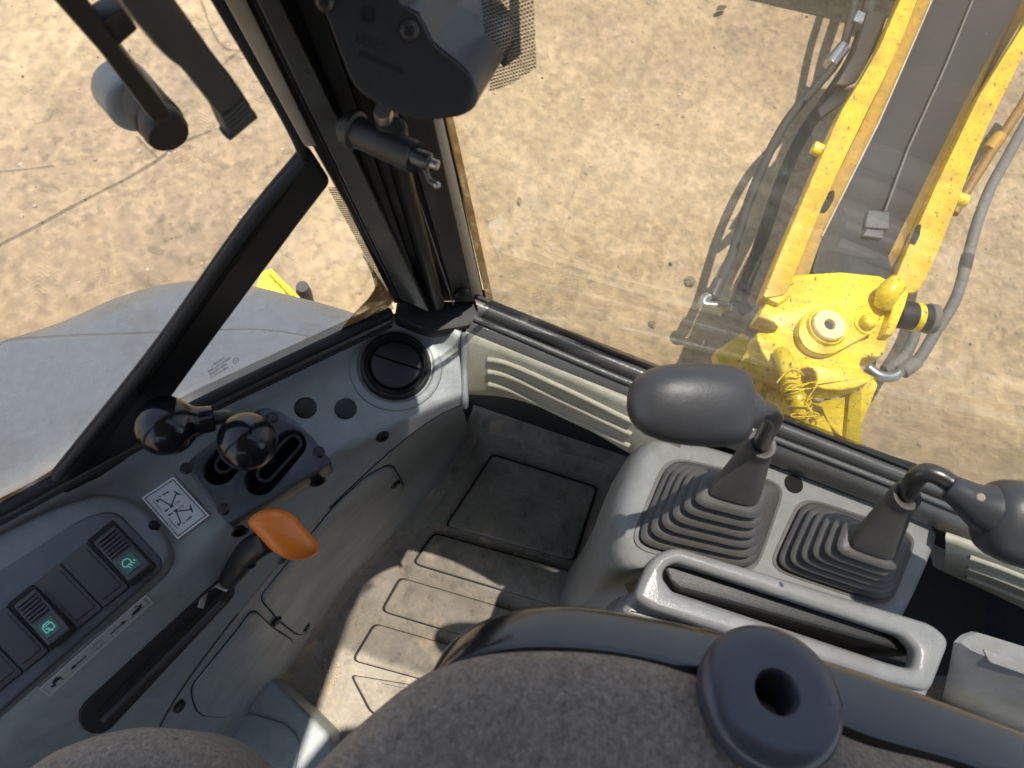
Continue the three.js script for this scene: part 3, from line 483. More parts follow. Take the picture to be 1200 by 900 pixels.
// label strip beside the switch panel: hare, arrows, tortoise
{
  const t = canvasTex(1024, 96, (c, w, h) => {
    c.fillStyle = '#9a9a94'; c.fillRect(0, 0, w, h); c.strokeStyle = '#c6c6c0'; c.lineWidth = 5; c.strokeRect(4, 4, w - 8, h - 8);
    c.fillStyle = c.strokeStyle = '#0a0a0a';
    const ar = (x0, x1) => { const s = Math.sign(x1 - x0); c.lineWidth = 9; c.beginPath(); c.moveTo(x0, 48); c.lineTo(x1 - s * 20, 48); c.stroke(); c.beginPath(); c.moveTo(x1, 48); c.lineTo(x1 - s * 46, 32); c.lineTo(x1 - s * 46, 64); c.closePath(); c.fill(); };
    ar(640, 800); ar(410, 250);
    c.globalAlpha = 0.35; c.lineWidth = 4; c.beginPath(); c.arc(520, 48, 26, 0, 7); c.stroke(); c.strokeRect(475, 30, 90, 36); c.globalAlpha = 1;
    c.beginPath(); c.ellipse(895, 50, 46, 15, 0, 0, 7); c.fill(); c.beginPath(); c.ellipse(940, 38, 18, 9, -0.3, 0, 7); c.fill(); c.beginPath(); c.ellipse(918, 24, 20, 5, 0.5, 0, 7); c.fill(); c.lineWidth = 7; c.beginPath(); c.moveTo(860, 58); c.lineTo(832, 70); c.moveTo(935, 56); c.lineTo(960, 66); c.stroke();
    c.beginPath(); c.ellipse(130, 46, 42, 26, 0, Math.PI, 0); c.fill(); c.beginPath(); c.ellipse(78, 52, 16, 10, 0.4, 0, 7); c.fill(); c.lineWidth = 10; c.beginPath(); c.moveTo(100, 46); c.lineTo(92, 70); c.moveTo(158, 46); c.lineTo(168, 70); c.stroke();
    for (const x of [995, 1006, 22]) { c.lineWidth = 3; c.beginPath(); c.moveTo(x, 14); c.lineTo(x, 82); c.stroke(); }
  });
  const q0 = [46, 807], q1 = [171, 697], q2 = [178.5, 705], q3 = [57, 815], K = 24, pos = [], uv = [], idx = [], mix = (a, b, t) => [lerp(a[0], b[0], t), lerp(a[1], b[1], t)];
  for (let j = 0; j <= 2; j++) for (let i = 0; i <= K; i++) { const e = mix(mix(q0, q1, i / K), mix(q3, q2, i / K), j / 2), h = hit(e[0], e[1], deck), p = h.p.addScaledVector(h.n, 0.0015); pos.push(p.x, p.y, p.z); uv.push(i / K, 1 - j / 2); }
  for (let j = 0; j < 2; j++) for (let i = 0; i < K; i++) { const a = j * (K + 1) + i; idx.push(a, a + 1, a + K + 1, a + 1, a + K + 2, a + K + 1); }
  part('speed_label', rawMesh(pos, idx, uv), mat({ map: t, roughness: 0.5 }), con, 'grey strip with hare, tortoise and two arrows');
}
// throttle slot
{
  const p0 = [262, 690], p1 = [113, 838], d = [p1[0] - p0[0], p1[1] - p0[1]], l = Math.hypot(...d), u = [d[0] / l, d[1] / l], s = [-u[1], u[0]], out = [];
  for (let i = 0; i <= 6; i++) { const a = -Math.PI / 2 + Math.PI * i / 6; out.push([p1[0] + u[0] * Math.cos(a) * 22 + s[0] * Math.sin(a) * 21, p1[1] + u[1] * Math.cos(a) * 22 + s[1] * Math.sin(a) * 21]); }
  for (let i = 0; i <= 6; i++) { const a = Math.PI / 2 + Math.PI * i / 6; out.push([p0[0] + u[0] * Math.cos(a) * 12 + s[0] * Math.sin(a) * 13, p0[1] + u[1] * Math.cos(a) * 12 + s[1] * Math.sin(a) * 13]); }
  part('slot_trim', drape(out, deck, 0.0025, { r: 0 }), M.rubber, con);
  const line = (o, a, b, lift) => Array.from({ length: 12 }, (_, i) => { const t = lerp(a, b, i / 11), h = hit(p0[0] + d[0] * t + s[0] * o, p0[1] + d[1] * t + s[1] * o, deck); return h.p.addScaledVector(h.n, lift); });
  part('slot_dark_strip', tube(line(4, 0.02, 0.97, 0.001), 0.0052, { seg: 10, n: 30 }), M.pit, con);  // raised strip, coloured near-black for the shade of an open slot
  part('slot_lip', tube(line(-6, 0.05, 1.0, 0.0015), 0.0052, { seg: 10, n: 30 }), M.grip, con);
}
// footrest block by the mat
{
  const f = part('foot_block', slab([[262, 848], [308, 790], [323, 797], [392, 866], [372, 960], [232, 960]].map(([x, y]) => atY(x, y, 0.14)), V(0, 1, 0), 0.15, { bevel: 0.008, r: 0.014, bseg: 3 }), M.consoleGrey, con);
  part('raised_field', slab([[268, 865], [286, 834], [336, 848], [352, 868], [340, 940], [236, 940]].map(([x, y]) => atY(x, y, 0.146)), V(0, 1, 0), 0.012, { bevel: 0.004, r: 0.015 }), M.consoleGrey, f);
}

// ------------------------------------------------------------------ floor mat
{
  const D = C3(consoleD, 40).map((p) => p.clone().setY(0)), last = D.length - 1;
  const far = atY(560, 470, 0); const mt = thing('floor_mat', 'dusty dark rubber floor mat with raised foot pads beside the console', 'floor mat', atY(560, 680, 0));
  const rows = D.map((p, i) => {
    const t = V(1, 0, lerp(-0.06, 0.2, Math.min(1, i / 20))).normalize(), q = (a, h) => p.clone().addScaledVector(t, a).setY(h);
    const w = 0.006 * Math.sin(i * 0.9) + 0.004 * Math.sin(i * 2.3);
    return [q(-0.006, 0.05 + w), q(-0.002, 0.048 + w), q(0.006, 0.030), q(0.02, 0.011), q(0.04, 0.003), q(0.08, 0.0005), q(0.2, 0), q(0.45, 0), q(0.75, 0)];
  });
  const first = rows[0], pre = [[0.02, 0.005], [0.045, 0.04], [0.06, 0.09]].map(([dz, h]) => first.map((p) => V(p.x + 0.0, Math.max(p.y, h), p.z - dz)));
  rows.unshift(...pre.reverse());
  const m = part('mat_sheet', loft(rows), M.mat, mt);
  const pads = [[[578, 533], [699, 571], [672, 656], [523, 616]], [[509, 625], [668, 669], [662, 713], [485, 660]], [[470, 677], [660, 733], [654, 778], [448, 716]], [[440, 731], [652, 792], [646, 838], [414, 774]], [[412, 791], [600, 822], [600, 885], [436, 836]]];
  pads.forEach((o) => { const c = o.reduce((a, p) => [a[0] + p[0] / 4, a[1] + p[1] / 4], [0, 0]); part('pad_shadow_line', slab(o.map(([x, y]) => { const d = Math.hypot(x - c[0], y - c[1]); return atY(x + (x - c[0]) / d * 2.6, y + (y - c[1]) / d * 2.6, 0.0022); }), V(0, 1, 0), 0.003, { bevel: 0.0005, r: 0.012 }), M.rubber, mt); });  // dark border laid under each pad to paint its shadow line
  pads.forEach((o) => part('foot_pad', slab(o.map(([x, y]) => atY(x, y, 0.013)), V(0, 1, 0), 0.016, { bevel: 0.004, r: 0.012, bseg: 2 }), M.mat, mt));
  // crumbs of dry soil
  const g = [], ico = new THREE.IcosahedronGeometry(1, 0);
  const put = (px, py, s) => { const p = atY(px, py, 0.002 + s * 0.4), q = ico.clone(); q.scale(s, s * 0.7, s * rr(0.7, 1.2)); q.rotateY(rr(0, 6)); q.translate(p.x, p.y, p.z); g.push(q); };
  for (let i = 0; i < 260; i++) { const a = rr(0, 6.3), r = Math.sqrt(rnd()); put(378 + Math.cos(a) * r * 22, 790 + Math.sin(a) * r * 22, rr(0.0006, 0.0022)); }
  for (let i = 0; i < 160; i++) { const a = rr(0, 6.3), r = Math.sqrt(rnd()); put(410 + Math.cos(a) * r * 14, 734 + Math.sin(a) * r * 13, rr(0.0005, 0.0016)); }
  for (let i = 0; i < 170; i++) { const t = rnd(); put(lerp(390, 560, t) + rr(-25, 60), lerp(820, 560, t) + rr(-10, 60), rr(0.0005, 0.0016)); }
  for (const [x, y, s] of [[397, 780, .004], [420, 752, .0035], [602, 590, .004], [605, 587, .003], [604, 649, .004]]) put(x, y, s);
  const c = single('soil_crumbs', boxUV(mergeGeometries(g)), mat({ color: lin(0.40, 0.32, 0.21), roughness: 1 }), 'dry sandy soil crumbs scattered on the rubber floor mat', 'soil', atY(400, 760, 0)); c.userData.kind = 'stuff';
}

// ------------------------------------------------------------------ ribbed trim panels under the rear window
function trimPanel(top, bot, label, ribs, tag) {
  const T = top.map(([x, y]) => atY(x, y, 0.748)), B = bot.map(([x, y]) => atY(x, y, 0.665)), n = 24, t = curve(T, n), b = curve(B, n), rows = [];
  for (let i = 0; i < n; i++) { const L = (k) => t[i].clone().lerp(b[i], k); rows.push([t[i].clone().add(V(0, -0.02, -0.014)), t[i].clone().add(V(0, 0.002, -0.006)), t[i].clone().add(V(0, 0.001, 0)), L(0.1).add(V(0, 0.003, 0.002)), L(0.5).add(V(0, 0.006, 0.004)), L(0.85).add(V(0, 0.006, 0.004)), L(0.96).add(V(0, 0.002, 0.002)), b[i].clone(), b[i].clone().add(V(0, -0.012, -0.006)), b[i].clone().add(V(0, -0.03, -0.04))]); }
  const o = thing('trim_panel', label, 'trim panel', T[0].clone(), 'ribbed trim panels');
  delete o.userData.group;
  const m = part('panel', loft(rows), M.trimCream, o);
  ribs.forEach((r) => { const P = curve(r.map(([x, y]) => V(x, y, 0)), 20).map((e) => { const h = hit(e.x, e.y, m); return h.p.addScaledVector(h.n, 0.0004); }); part('rib', tube(P, 0.0034, { seg: 10, n: 28 }), M.trimCream, o); });
  return m;
}
trimPanel([[545, 392], [640, 430], [745, 476], [800, 501]], [[546, 462], [595, 466], [640, 480], [690, 504], [745, 535], [790, 556]], 'cream ribbed trim panel below the rear window left of the joysticks', [[[572, 421], [590, 424], [660, 454], [742, 494]], [[572, 435], [592, 439], [660, 470], [740, 508]], [[572, 449], [594, 455], [660, 486], [738, 522]]].map((r) => r.map(([x, y]) => [x, y])));
trimPanel([[1107, 630], [1150, 645], [1230, 676], [1330, 716]], [[1101, 668], [1150, 690], [1230, 728], [1330, 775]], 'cream ribbed trim panel at the right edge, right of the joysticks', [[[1136, 652], [1170, 664], [1230, 688], [1300, 718]], [[1134, 664], [1170, 677], [1230, 702], [1300, 732]], [[1132, 675], [1170, 690], [1230, 715], [1300, 746]]]);

// ------------------------------------------------------------------ rear window
{
  const w = thing('rear_window', 'large dusty rear window pane in a black frame, above the grille panels', 'window', onRear(575, 360));
  const lineP = (a) => a.map(([x, y, h]) => atY(x, y, h));
  const bl = onRear(568, 358, -0.004), br = onRear(1330, 655, -0.004), up = V(0, 0.987, 0.158), tl = onRear(505, 80, -0.004);
  // the pane runs on beyond the frame
  const L = onRear(571, 356, -0.004), T1 = onRear(520, 130, -0.004), dirL = T1.clone().sub(L).normalize(), H = 0.92;
  L.addScaledVector(dirL, -0.085); const c0 = L.clone(), c3 = L.clone().addScaledVector(dirL, H), c1 = V(0.97, L.y, L.z), c2 = V(0.90, c3.y, c3.z);
  part('pane', slab([c0, c1, c2, c3], REAR_N, 0.005, { bevel: 0.0005 }), glass, w);
  part('dust_film', slab([c0, c1, c2, c3].map((p) => p.clone().addScaledVector(REAR_N, -0.0065)), REAR_N, 0.0003, { bevel: 0 }), M.dust, w);
  // sill strips seen from inside, along the bottom edge of the window
  const e0 = [[556, 350, .762], [735, 424, .762], [1065, 552, .762], [1330, 655, .762]], e1 = [[560, 362, .760], [735, 436, .760], [1070, 566, .760], [1330, 668, .760]], e2 = [[558, 371, .757], [733, 445, .757], [1074, 577, .757], [1330, 679, .757]], e3 = [[545, 391, .748], [733, 467, .748], [1080, 600, .748], [1330, 705, .748]];
  const S = (a, n) => poly(lineP(a), n);
  const strip = (name, a, b, lift0, lift1, m, fall) => { const A = S(a, 30), B = S(b, 30); part(name, loft(A.map((p, i) => [p.clone().add(V(0, -fall, -0.004)), p.clone().add(V(0, lift0, 0)), p.clone().lerp(B[i], .5).add(V(0, (lift0 + lift1) / 2 + 0.0012, 0)), B[i].clone().add(V(0, lift1, 0)), B[i].clone().add(V(0, -fall, 0.002))])), m, w); };
  strip('glass_seal', [[550, 342, .762], [735, 419, .762], [1065, 547, .762], [1330, 650, .762]], e0, 0.003, 0.003, M.rubber, 0.02);
  strip('dotted_strip', e0, e1, 0, 0, M.sillGrey, 0.012);
  strip('rubber_lip', e1, e2, -0.006, -0.006, M.pit, 0.012);
  strip('sill_bar', e2, e3, 0.002, 0, M.sillGrey, 0.02);
  part('sill_bead', tube(S(e2, 20).map((p, i) => p.clone().lerp(S(e3, 20)[i], 0.18).add(V(0, 0.004, 0))), 0.0035, { seg: 8, smooth: false, n: 20 }), M.sillGrey, w);
  // printed dots on the glass along its left edge, dusty orange
  const dl = [onRear(571, 352, -0.001), onRear(578, 352, -0.001), onRear(527, 130, -0.001), onRear(520, 130, -0.001)];
  const e = dl[3].clone().sub(dl[0]).normalize(); dl[2].addScaledVector(e, 0.35); dl[3].addScaledVector(e, 0.35);
  part('edge_dirt', slab(dl, REAR_N, 0.0004, { bevel: 0 }), mat({ color: lin(0.62, 0.36, 0.10), roughness: 1, transparent: true, alphaMap: tex(256, (u, v, c) => gray(0.45 + 0.9 * (fbm(u, v, 20, 4, 301) - 0.3), c), false, 5) }), w, 'ochre dirt along the left glass edge');
  part('dotted_print', slab([[576, 352], [1330, 645], [1330, 652], [566, 358]].map(([x, y]) => onRear(x, y, -0.0012)), REAR_N, 0.0004, { bevel: 0 }), mat({ color: lin(0.10, 0.09, 0.08), roughness: 0.8, transparent: true, alphaMap: dotAlpha }), w);
  part('dotted_corner', slab([[560, -40], [624, -40], [628, 80], [600, 98], [574, 108]].map(([x, y]) => onRear(x, y, -0.0012)), REAR_N, 0.0004, { bevel: 0 }), mat({ color: lin(0.05, 0.045, 0.04), roughness: 0.8, transparent: true, alphaMap: dotAlpha }), w);
}

// ------------------------------------------------------------------ corner pillar between the two windows
const CN = V(0.52, -0.06, 0.85).normalize();                   // faces the seat
const PO = V(-0.118, 0.75, -0.352);
const onCorner = (px, py, off = 0) => onPlane(px, py, PO.clone().addScaledVector(CN, off).addScaledVector(V(-0.06, 0.45, 0.072), 0), PCN);
const PAX = V(-0.14, 0.977, 0.158).normalize(); const PCN = CN.clone().addScaledVector(PAX, -CN.dot(PAX)).normalize();
{
  const c = thing('corner_pillar', 'black corner pillar of several profiles between rear and quarter windows', 'pillar', V(-0.1, 0.75, -0.35));
  // each strip: left bottom, right bottom, left top, right top in pixels; offset from the corner plane; thickness
  const S = (name, lb, rb, lt, rt, off, th, m, o = {}) => { const q = [lb, rb, rt, lt].map(([x, y]) => onCorner(x, y, off)); const ext = 0.28; const a = q[3].clone().sub(q[0]), b = q[2].clone().sub(q[1]); q[3].addScaledVector(a.normalize(), ext); q[2].addScaledVector(b.normalize(), ext); return part(name, slab(q, PCN, th, { bevel: o.bevel ?? 0.002, r: 0 }), m, c, o.label); };
  S('core', [462, 356], [565, 352], [285, 0], [470, 0], -0.012, 0.03, M.frame);
  S('grey_flange', [470, 352], [503, 366], [300, 0], [327, 0], 0.014, 0.006, M.frameGrey);
  S('flange_edge', [466, 350], [474, 356], [294, 0], [301, 0], 0.007, 0.012, M.frame);
  S('light_strip', [500, 366], [506, 366], [324, 0], [329, 0], 0.006, 0.004, M.frame);
  S('inner_channel', [486, 362], [500, 362], [345, 0], [375, 0], 0.002, 0.008, M.frame);
  const tubeP = [onCorner(512, 356, 0.004), onCorner(468, 190, 0.004), onCorner(418, 0, 0.004)]; tubeP.push(tubeP[2].clone().add(tubeP[2].clone().sub(tubeP[1]).multiplyScalar(0.8)));
  part('round_profile', tube(tubeP, sizeAt(tubeP[1], 13), { seg: 18, smooth: false, n: 8 }), M.frame, c);
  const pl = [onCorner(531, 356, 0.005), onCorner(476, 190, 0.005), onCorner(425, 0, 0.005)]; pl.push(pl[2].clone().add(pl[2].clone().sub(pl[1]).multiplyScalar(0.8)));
  part('highlight_line', tube(pl.slice(0, 3), 0.0008, { seg: 6, smooth: false, n: 40 }), mat({ color: lin(0.22, 0.20, 0.17), roughness: 0.9 }), c);  // pale line painted in for the highlight along the round profile
  S('flat_web', [533, 355], [556, 354], [430, 0], [478, 0], 0.004, 0.008, M.frame);
  const f = S('light_trim', [553, 350], [567, 350], [470, 0], [488, 0], -0.003, 0.008, M.aluStrip, { label: 'metal strip beside the rear window, pale reflection put into its colour' });
  S('window_rubber', [566, 350], [571, 350], [487, 0], [493, 0], -0.004, 0.010, M.pit);
  const q = onCorner(541, 343, 0.005), R = sizeAt(q, 9);
  part('screw', lathe([[0, 0.001], [R * 0.45, 0.001], [R * 0.55, 0.003], [R, 0.0015], [R, -0.001]], q, PCN, { seg: 18 }), M.frame, c);
  part('foot', slab([[465, 352], [568, 352], [560, 380], [508, 388], [490, 384], [462, 372]].map(([x, y]) => atY(x, y, 0.754)), V(0, 1, 0), 0.02, { bevel: 0.003, r: 0.004 }), M.rubber, c);
}

// ------------------------------------------------------------------ slanted quarter window: panes, seals, diagonal bar
{
  const w = thing('quarter_window', 'slanted left quarter window divided by a black diagonal bar', 'window', onLeft(455, 365));
  const L = (a, off) => a.map(([x, y]) => onLeft(x, y, off));
  const bottom = [[458, 360], [340, 416], [228, 470], [90, 543], [0, 592], [-150, 668]];
  part('pane', slab(L([[468, 352], [245, -160], [-330, -160], [-330, 755], [-150, 672]], -0.006), LEFT_N, 0.005, { bevel: 0.0005 }), glass, w);
  part('dust_film', slab(L([[468, 352], [245, -160], [-330, -160], [-330, 755], [-150, 672]], -0.0125), LEFT_N, 0.0003, { bevel: 0 }), M.dustLight, w);
  // diagonal bar and its seal
  part('diagonal_bar', slab(L([[366, 178], [389, 214], [352, 262], [242, 410], [148, 540], [72, 590], [80, 556], [200, 400], [312, 250]], 0.008), LEFT_N, 0.010, { bevel: 0.003, r: 0.006 }), M.frame, w);
  part('bar_seal', tube(curve(L([[357, 186], [300, 252], [190, 405], [66, 560]], 0.006), 30), 0.0045, { seg: 8, n: 40 }), M.rubber, w);
  part('bar_seal', tube(curve(L([[352, 180], [294, 250], [184, 403], [62, 556]], 0.002), 30), 0.003, { seg: 8, n: 40 }), M.rubber, w);
  // upper pane seal along the pillar, with rounded corner
  const u = L([[357, 186], [352, 172], [330, 128], [254, -4], [210, -80]], 0.004); part('pane_seal', tube(curve(u, 40), sizeAt(u[2], 7), { seg: 10, n: 48 }), M.rubber, w);
  part('pillar_trim', slab(L([[358, 172], [372, 172], [288, -2], [250, -80], [226, -80], [263, -2]], 0.012), LEFT_N, 0.014, { bevel: 0.001 }), M.aluStrip, w, 'pale strip between window seal and pillar');
  part('pillar_trim_edge', slab(L([[368, 172], [398, 226], [470, 352], [478, 352], [300, -2], [255, -80], [246, -80], [285, -2]], 0.006), LEFT_N, 0.012, { bevel: 0.001 }), M.frame, w);
  // sill seal below the panes
  const b = (dy, off) => curve(L(bottom.map(([x, y]) => [x, y + dy]), off), 50);
  part('sill_seal', tube(b(6, 0.002), 0.0058, { seg: 10, n: 60 }), M.rubber, w);
  part('sill_strip', tube(b(15, 0.006), 0.0042, { seg: 8, n: 60 }), M.frameGrey, w);
  part('sill_lip', tube(b(21, 0.009), 0.003, { seg: 8, n: 60 }), M.rubber, w);
  // printed dots and rusty dirt in the lower corner
  const pr = mat({ color: lin(0.30, 0.25, 0.17), roughness: 0.9, transparent: true, alphaMap: dotAlpha });
  part('dotted_print', slab(L([[456, 352], [228, 458], [150, 498], [150, 508], [228, 470], [462, 362]], -0.004), LEFT_N, 0.0004, { bevel: 0 }), pr, w);
  part('dotted_print', slab(L([[384, 220], [394, 220], [466, 352], [454, 352], [428, 300]], -0.004), LEFT_N, 0.0004, { bevel: 0 }), pr, w);
  const rust = tex(256, (a, v, c) => gray(0.40 + 1.6 * (fbm(a, v, 12, 5, 311) - 0.35), c), false, 6);
  const rm = mat({ color: lin(0.46, 0.25, 0.09), roughness: 1, transparent: true, alphaMap: rust });
  part('rusty_dirt', slab(L([[424, 296], [462, 352], [450, 366], [398, 388], [416, 366], [432, 350], [440, 338], [436, 322]], -0.0035), LEFT_N, 0.0004, { bevel: 0, r: 0.004 }), rm, w, 'rust brown dirt in the pane corner');
  part('rusty_dirt', slab(L([[70, 545], [74, 560], [0, 600], [-40, 618], [-40, 606], [0, 584], [40, 564]], -0.0035), LEFT_N, 0.0004, { bevel: 0, r: 0.003 }), rm, w);
  // maker's marking on the glass, unreadable small print and an approval circle
  const t = canvasTex(256, 160, (c, ww, h) => { c.clearRect(0, 0, ww, h); c.fillStyle = c.strokeStyle = '#111'; const words = [['||IIIlI|II·I', 40, 26], ['IIIlI·|III||II·IlIII', 8, 54], ['IIIII·II|·IIIIII', 8, 82], ['I||II·III··IIl·I', 8, 112]]; c.font = 'bold 24px sans-serif'; for (const [s, x, y] of words) c.fillText(s, x, y); c.lineWidth = 4; c.beginPath(); c.arc(226, 92, 22, 0, 7); c.stroke(); c.font = 'bold 26px sans-serif'; c.fillText('E', 218, 101); c.fillText('·', 110, 142); c.fillText('·', 20, 148); c.fillText('·', 238, 138); });
  const q = L([[240, 431], [275, 409], [284, 428], [249, 450]], -0.0034), pos = [], uv = [0, 1, 1, 1, 1, 0, 0, 0]; q.forEach((p) => pos.push(p.x, p.y, p.z));
  part('glass_marking', rawMesh(pos, [0, 1, 2, 0, 2, 3], uv), mat({ map: t, transparent: true, roughness: 0.8 }), w);
}

// ------------------------------------------------------------------ two ball levers in the gate plate
function ballLever(bx, by, y, rpx, base, bend, collar, label) {
  const c = atY(bx, by, y), R = sizeAt(c, rpx), o = thing('ball_lever', label, 'control lever', base, 'ball levers'); delete o.userData.group;
  const ax = collar.clone().sub(c).normalize(), prof = [];
  for (let i = 0; i <= 22; i++) { const a = -Math.PI / 2 + i / 22 * (Math.PI / 2 + 0.95); prof.push([R * Math.cos(a), R * Math.sin(a)]); }
  prof.push([R * 0.50, R * 0.96], [R * 0.46, R * 1.1], [R * 0.44, R * 1.45], [R * 0.38, R * 1.5], [0.001, R * 1.5]);
  part('ball_knob', lathe(prof, c, ax, { seg: 40, crease: 0.7 }), M.gloss, o);
  part('rod', tube([c.clone().addScaledVector(ax, R * 1.3), c.clone().addScaledVector(ax, R * 1.9), bend, base], R * 0.24, { seg: 12 }), M.darkSteel, o);
}
{
  const b2 = atY(322, 545, 0.70), c2 = atY(290, 517, 0.835); ballLever(290, 517, 0.835, 34.5, b2, c2.clone().lerp(b2, 0.7), b2.clone().lerp(c2, .4), 'right ball lever, glossy black round knob above the open slot');
  const b1 = atY(275, 530, 0.70), k1 = atY(240, 492, 0.835); ballLever(195, 499, 0.84, 35.5, b1, atY(268, 490, 0.825), k1, 'left ball lever, glossy black round knob in front of the diagonal bar');
}

// ------------------------------------------------------------------ orange throttle lever
{
  const h0 = hit(262, 682, deck), y0 = h0.p.y, o = thing('throttle_lever', 'throttle lever with bright orange knob standing in the long slot', 'lever', h0.p);
  const ky = y0 + 0.115;
  part('bracket', slab([[231, 712], [238, 690], [250, 676], [270, 676], [276, 688], [264, 694], [252, 688], [244, 694], [238, 714]].map(([x, y]) => atY(x, y, y0 + 0.010)), V(0.3, 1, 0.2), 0.008, { bevel: 0.001 }), M.steel, o);
  const neck = [atY(267, 680, y0 + 0.012), atY(280, 662, y0 + 0.05), atY(294, 645, y0 + 0.08), atY(314, 632, y0 + 0.10)];
  part('neck', tube(neck, [0.0105, 0.0125, 0.0135, 0.0125], { seg: 20, n: 24, flat: 0.85 }), M.blackPlastic, o);
  const sd = neck[1].clone().lerp(neck[2], 0.45), dn = eye.clone().sub(sd).normalize(), hp = atD(291, 659, sd.distanceTo(eye) - 0.0125);
  part('neck_recess', lathe([[0, -0.0005], [0.0035, -0.0005], [0.0048, 0.0012], [0.006, 0.001], [0.0062, -0.003]], hp, dn, { seg: 18, sx: 1.3 }), M.pit, o);
  const K = atY(331, 627, ky), N = eye.clone().sub(K).normalize().lerp(V(0.45, 0.8, 0.1), 0.3).normalize();
  const out = round2([[288, 612], [302, 599], [326, 595], [344, 602], [375, 637], [375, 648], [362, 656], [340, 658], [320, 647]].map(([x, y]) => new THREE.Vector2(x, y)), 9, 5), c2 = new THREE.Vector2(332, 627);
  const ringP = (f, h) => out.map((p) => { const q = c2.clone().lerp(p, f); return onPlane(q.x, q.y, K, N).addScaledVector(N, h); });
  part('knob', loft([[0.02, 0.0075], [0.3, 0.0072], [0.55, 0.006], [0.75, 0.0035], [0.88, 0.0], [0.96, -0.004], [1, -0.009], [0.985, -0.015], [0.93, -0.019], [0.8, -0.021], [0.02, -0.021]].map(([f, h]) => ringP(f, h)), { closed: true }), M.orange, o);
}

// ------------------------------------------------------------------ joystick console, bellows and joysticks
const podTop = 0.72;
const pod = thing('joystick_console', 'grey plastic joystick console with two rubber bellows under the rear window', 'console', atY(900, 700, 0));
let podMesh;
{
  const r0 = [[768, 510], [880, 533], [1000, 577], [1092, 610], [1106, 622], [1098, 650], [1066, 722], [1052, 742], [900, 702], [770, 664], [730, 664], [722, 612], [738, 552], [752, 522]];
  const ringAt = (pts, y, grow, n = 90) => { const c = V(); const w = pts.map(([x, yy]) => atY(x, yy, y)); w.forEach((p) => c.add(p)); c.divideScalar(w.length); return curve(w, n, true, 0.5).map((p) => { const d = p.clone().sub(c); d.y = 0; return p.clone().addScaledVector(d.normalize(), grow); }); };
  const base = ringAt(r0, podTop, 0), shrink = (k, y) => base.map((p) => V(lerp(0.34, p.x, k), y, lerp(-0.24, p.z, k)));
  const rows = [shrink(0.02, podTop + 0.002), shrink(0.5, podTop + 0.002), shrink(0.86, podTop + 0.001), shrink(0.92, podTop), shrink(0.955, podTop - 0.003), shrink(0.985, podTop - 0.010), shrink(1, podTop - 0.024), shrink(1.012, podTop - 0.05), shrink(0.985, podTop - 0.12), shrink(0.962, podTop - 0.16), shrink(0.945, podTop - 0.163), shrink(0.94, podTop - 0.17), shrink(0.86, 0.42), shrink(0.74, 0.2), shrink(0.66, 0)];
  podMesh = part('housing', loft(rows, { closed: true }), M.pedestal, pod);
  const h = hit(930, 567, podMesh), R = sizeAt(h.p, 11.5); part('bolt_hole', lathe([[0, 0.0006], [R * 0.95, 0.0006], [R, 0.0004]], h.p, h.n, { seg: 24 }), M.pit, pod);
  // recessed collar round each bellows
}
function bellows(base, cone, top, n, label) {
  // base / cone: four pixel corners with height; top: px, py, y, radius px
  const W = (q, y) => q.map(([x, yy]) => atY(x, yy, y)), B = W(base, podTop + 0.003), K = W(cone[0], cone[1]), T = atY(top[0], top[1], top[2]), tr = sizeAt(T, top[3]);
  const sect = (q, e, grow) => { const c = V(); q.forEach((p) => c.add(p)); c.divideScalar(4); const ux = q[1].clone().add(q[2]).sub(q[0]).sub(q[3]).multiplyScalar(0.25), uz = q[3].clone().add(q[2]).sub(q[0]).sub(q[1]).multiplyScalar(0.25); const fx = 1 + grow / ux.length(), fz = 1 + grow / uz.length(); return ring2(64, (a) => { const [sx, sz] = squircle(a + 0.02, e); return c.clone().addScaledVector(ux, sx * fx).addScaledVector(uz, sz * fz); }); };
  const rows = [], mix = (t) => B.map((p, i) => p.clone().lerp(K[i], t));
  rows.push(sect(B, 0.32, 0.008).map((p) => p.setY(p.y - 0.006)), sect(B, 0.32, 0.008), sect(B, 0.32, 0.004));
  for (let k = 0; k < n; k++) {
    const t0 = k / n, s = 1 / n, e = 0.30 + 0.15 * t0;
    rows.push(sect(mix(t0 + s * 0.06), e, 0.000), sect(mix(t0 + s * 0.30), e, 0.0046), sect(mix(t0 + s * 0.45), e, 0.0062), sect(mix(t0 + s * 0.60), e, 0.0055), sect(mix(t0 + s * 0.72), e, 0.002), sect(mix(t0 + s * 0.80), e, -0.010), sect(mix(t0 + s * 0.92), e, -0.011));
  }
  rows.push(sect(K, 0.55, 0));
  const circ = (r, y) => ring2(64, (a) => V(T.x + r * Math.cos(a), y, T.z + r * Math.sin(a)));
  const q = sect(K, 0.55, 0.001), ux = K[1].clone().add(K[2]).sub(K[0]).sub(K[3]), ang = Math.atan2(ux.z, ux.x);
  const circR = (r, dy) => ring2(64, (a) => T.clone().add(V(Math.cos(a + ang) * r, dy, Math.sin(a + ang) * r)));
  const uz = K[3].clone().add(K[2]).sub(K[0]).sub(K[1]), flip = ux.x * uz.z - ux.z * uz.x < 0;
  const C = (r, dy) => { const c = circR(r, dy); return flip ? c.map((_, i) => c[(64 - i) % 64]) : c; };
  for (const t of [0.15, 0.4, 0.65, 0.85]) rows.push(q.map((p, i) => p.clone().lerp(C(tr * 1.02, -0.006)[i], t)));
  rows.push(C(tr * 1.05, -0.006), C(tr * 1.08, -0.002), C(tr, 0.001), C(tr * 0.8, 0.0015), C(tr * 0.45, -0.002));
  return part('bellows', toCreasedNormals(loft(rows, { closed: true }), 0.9), M.boot, pod, label);
}
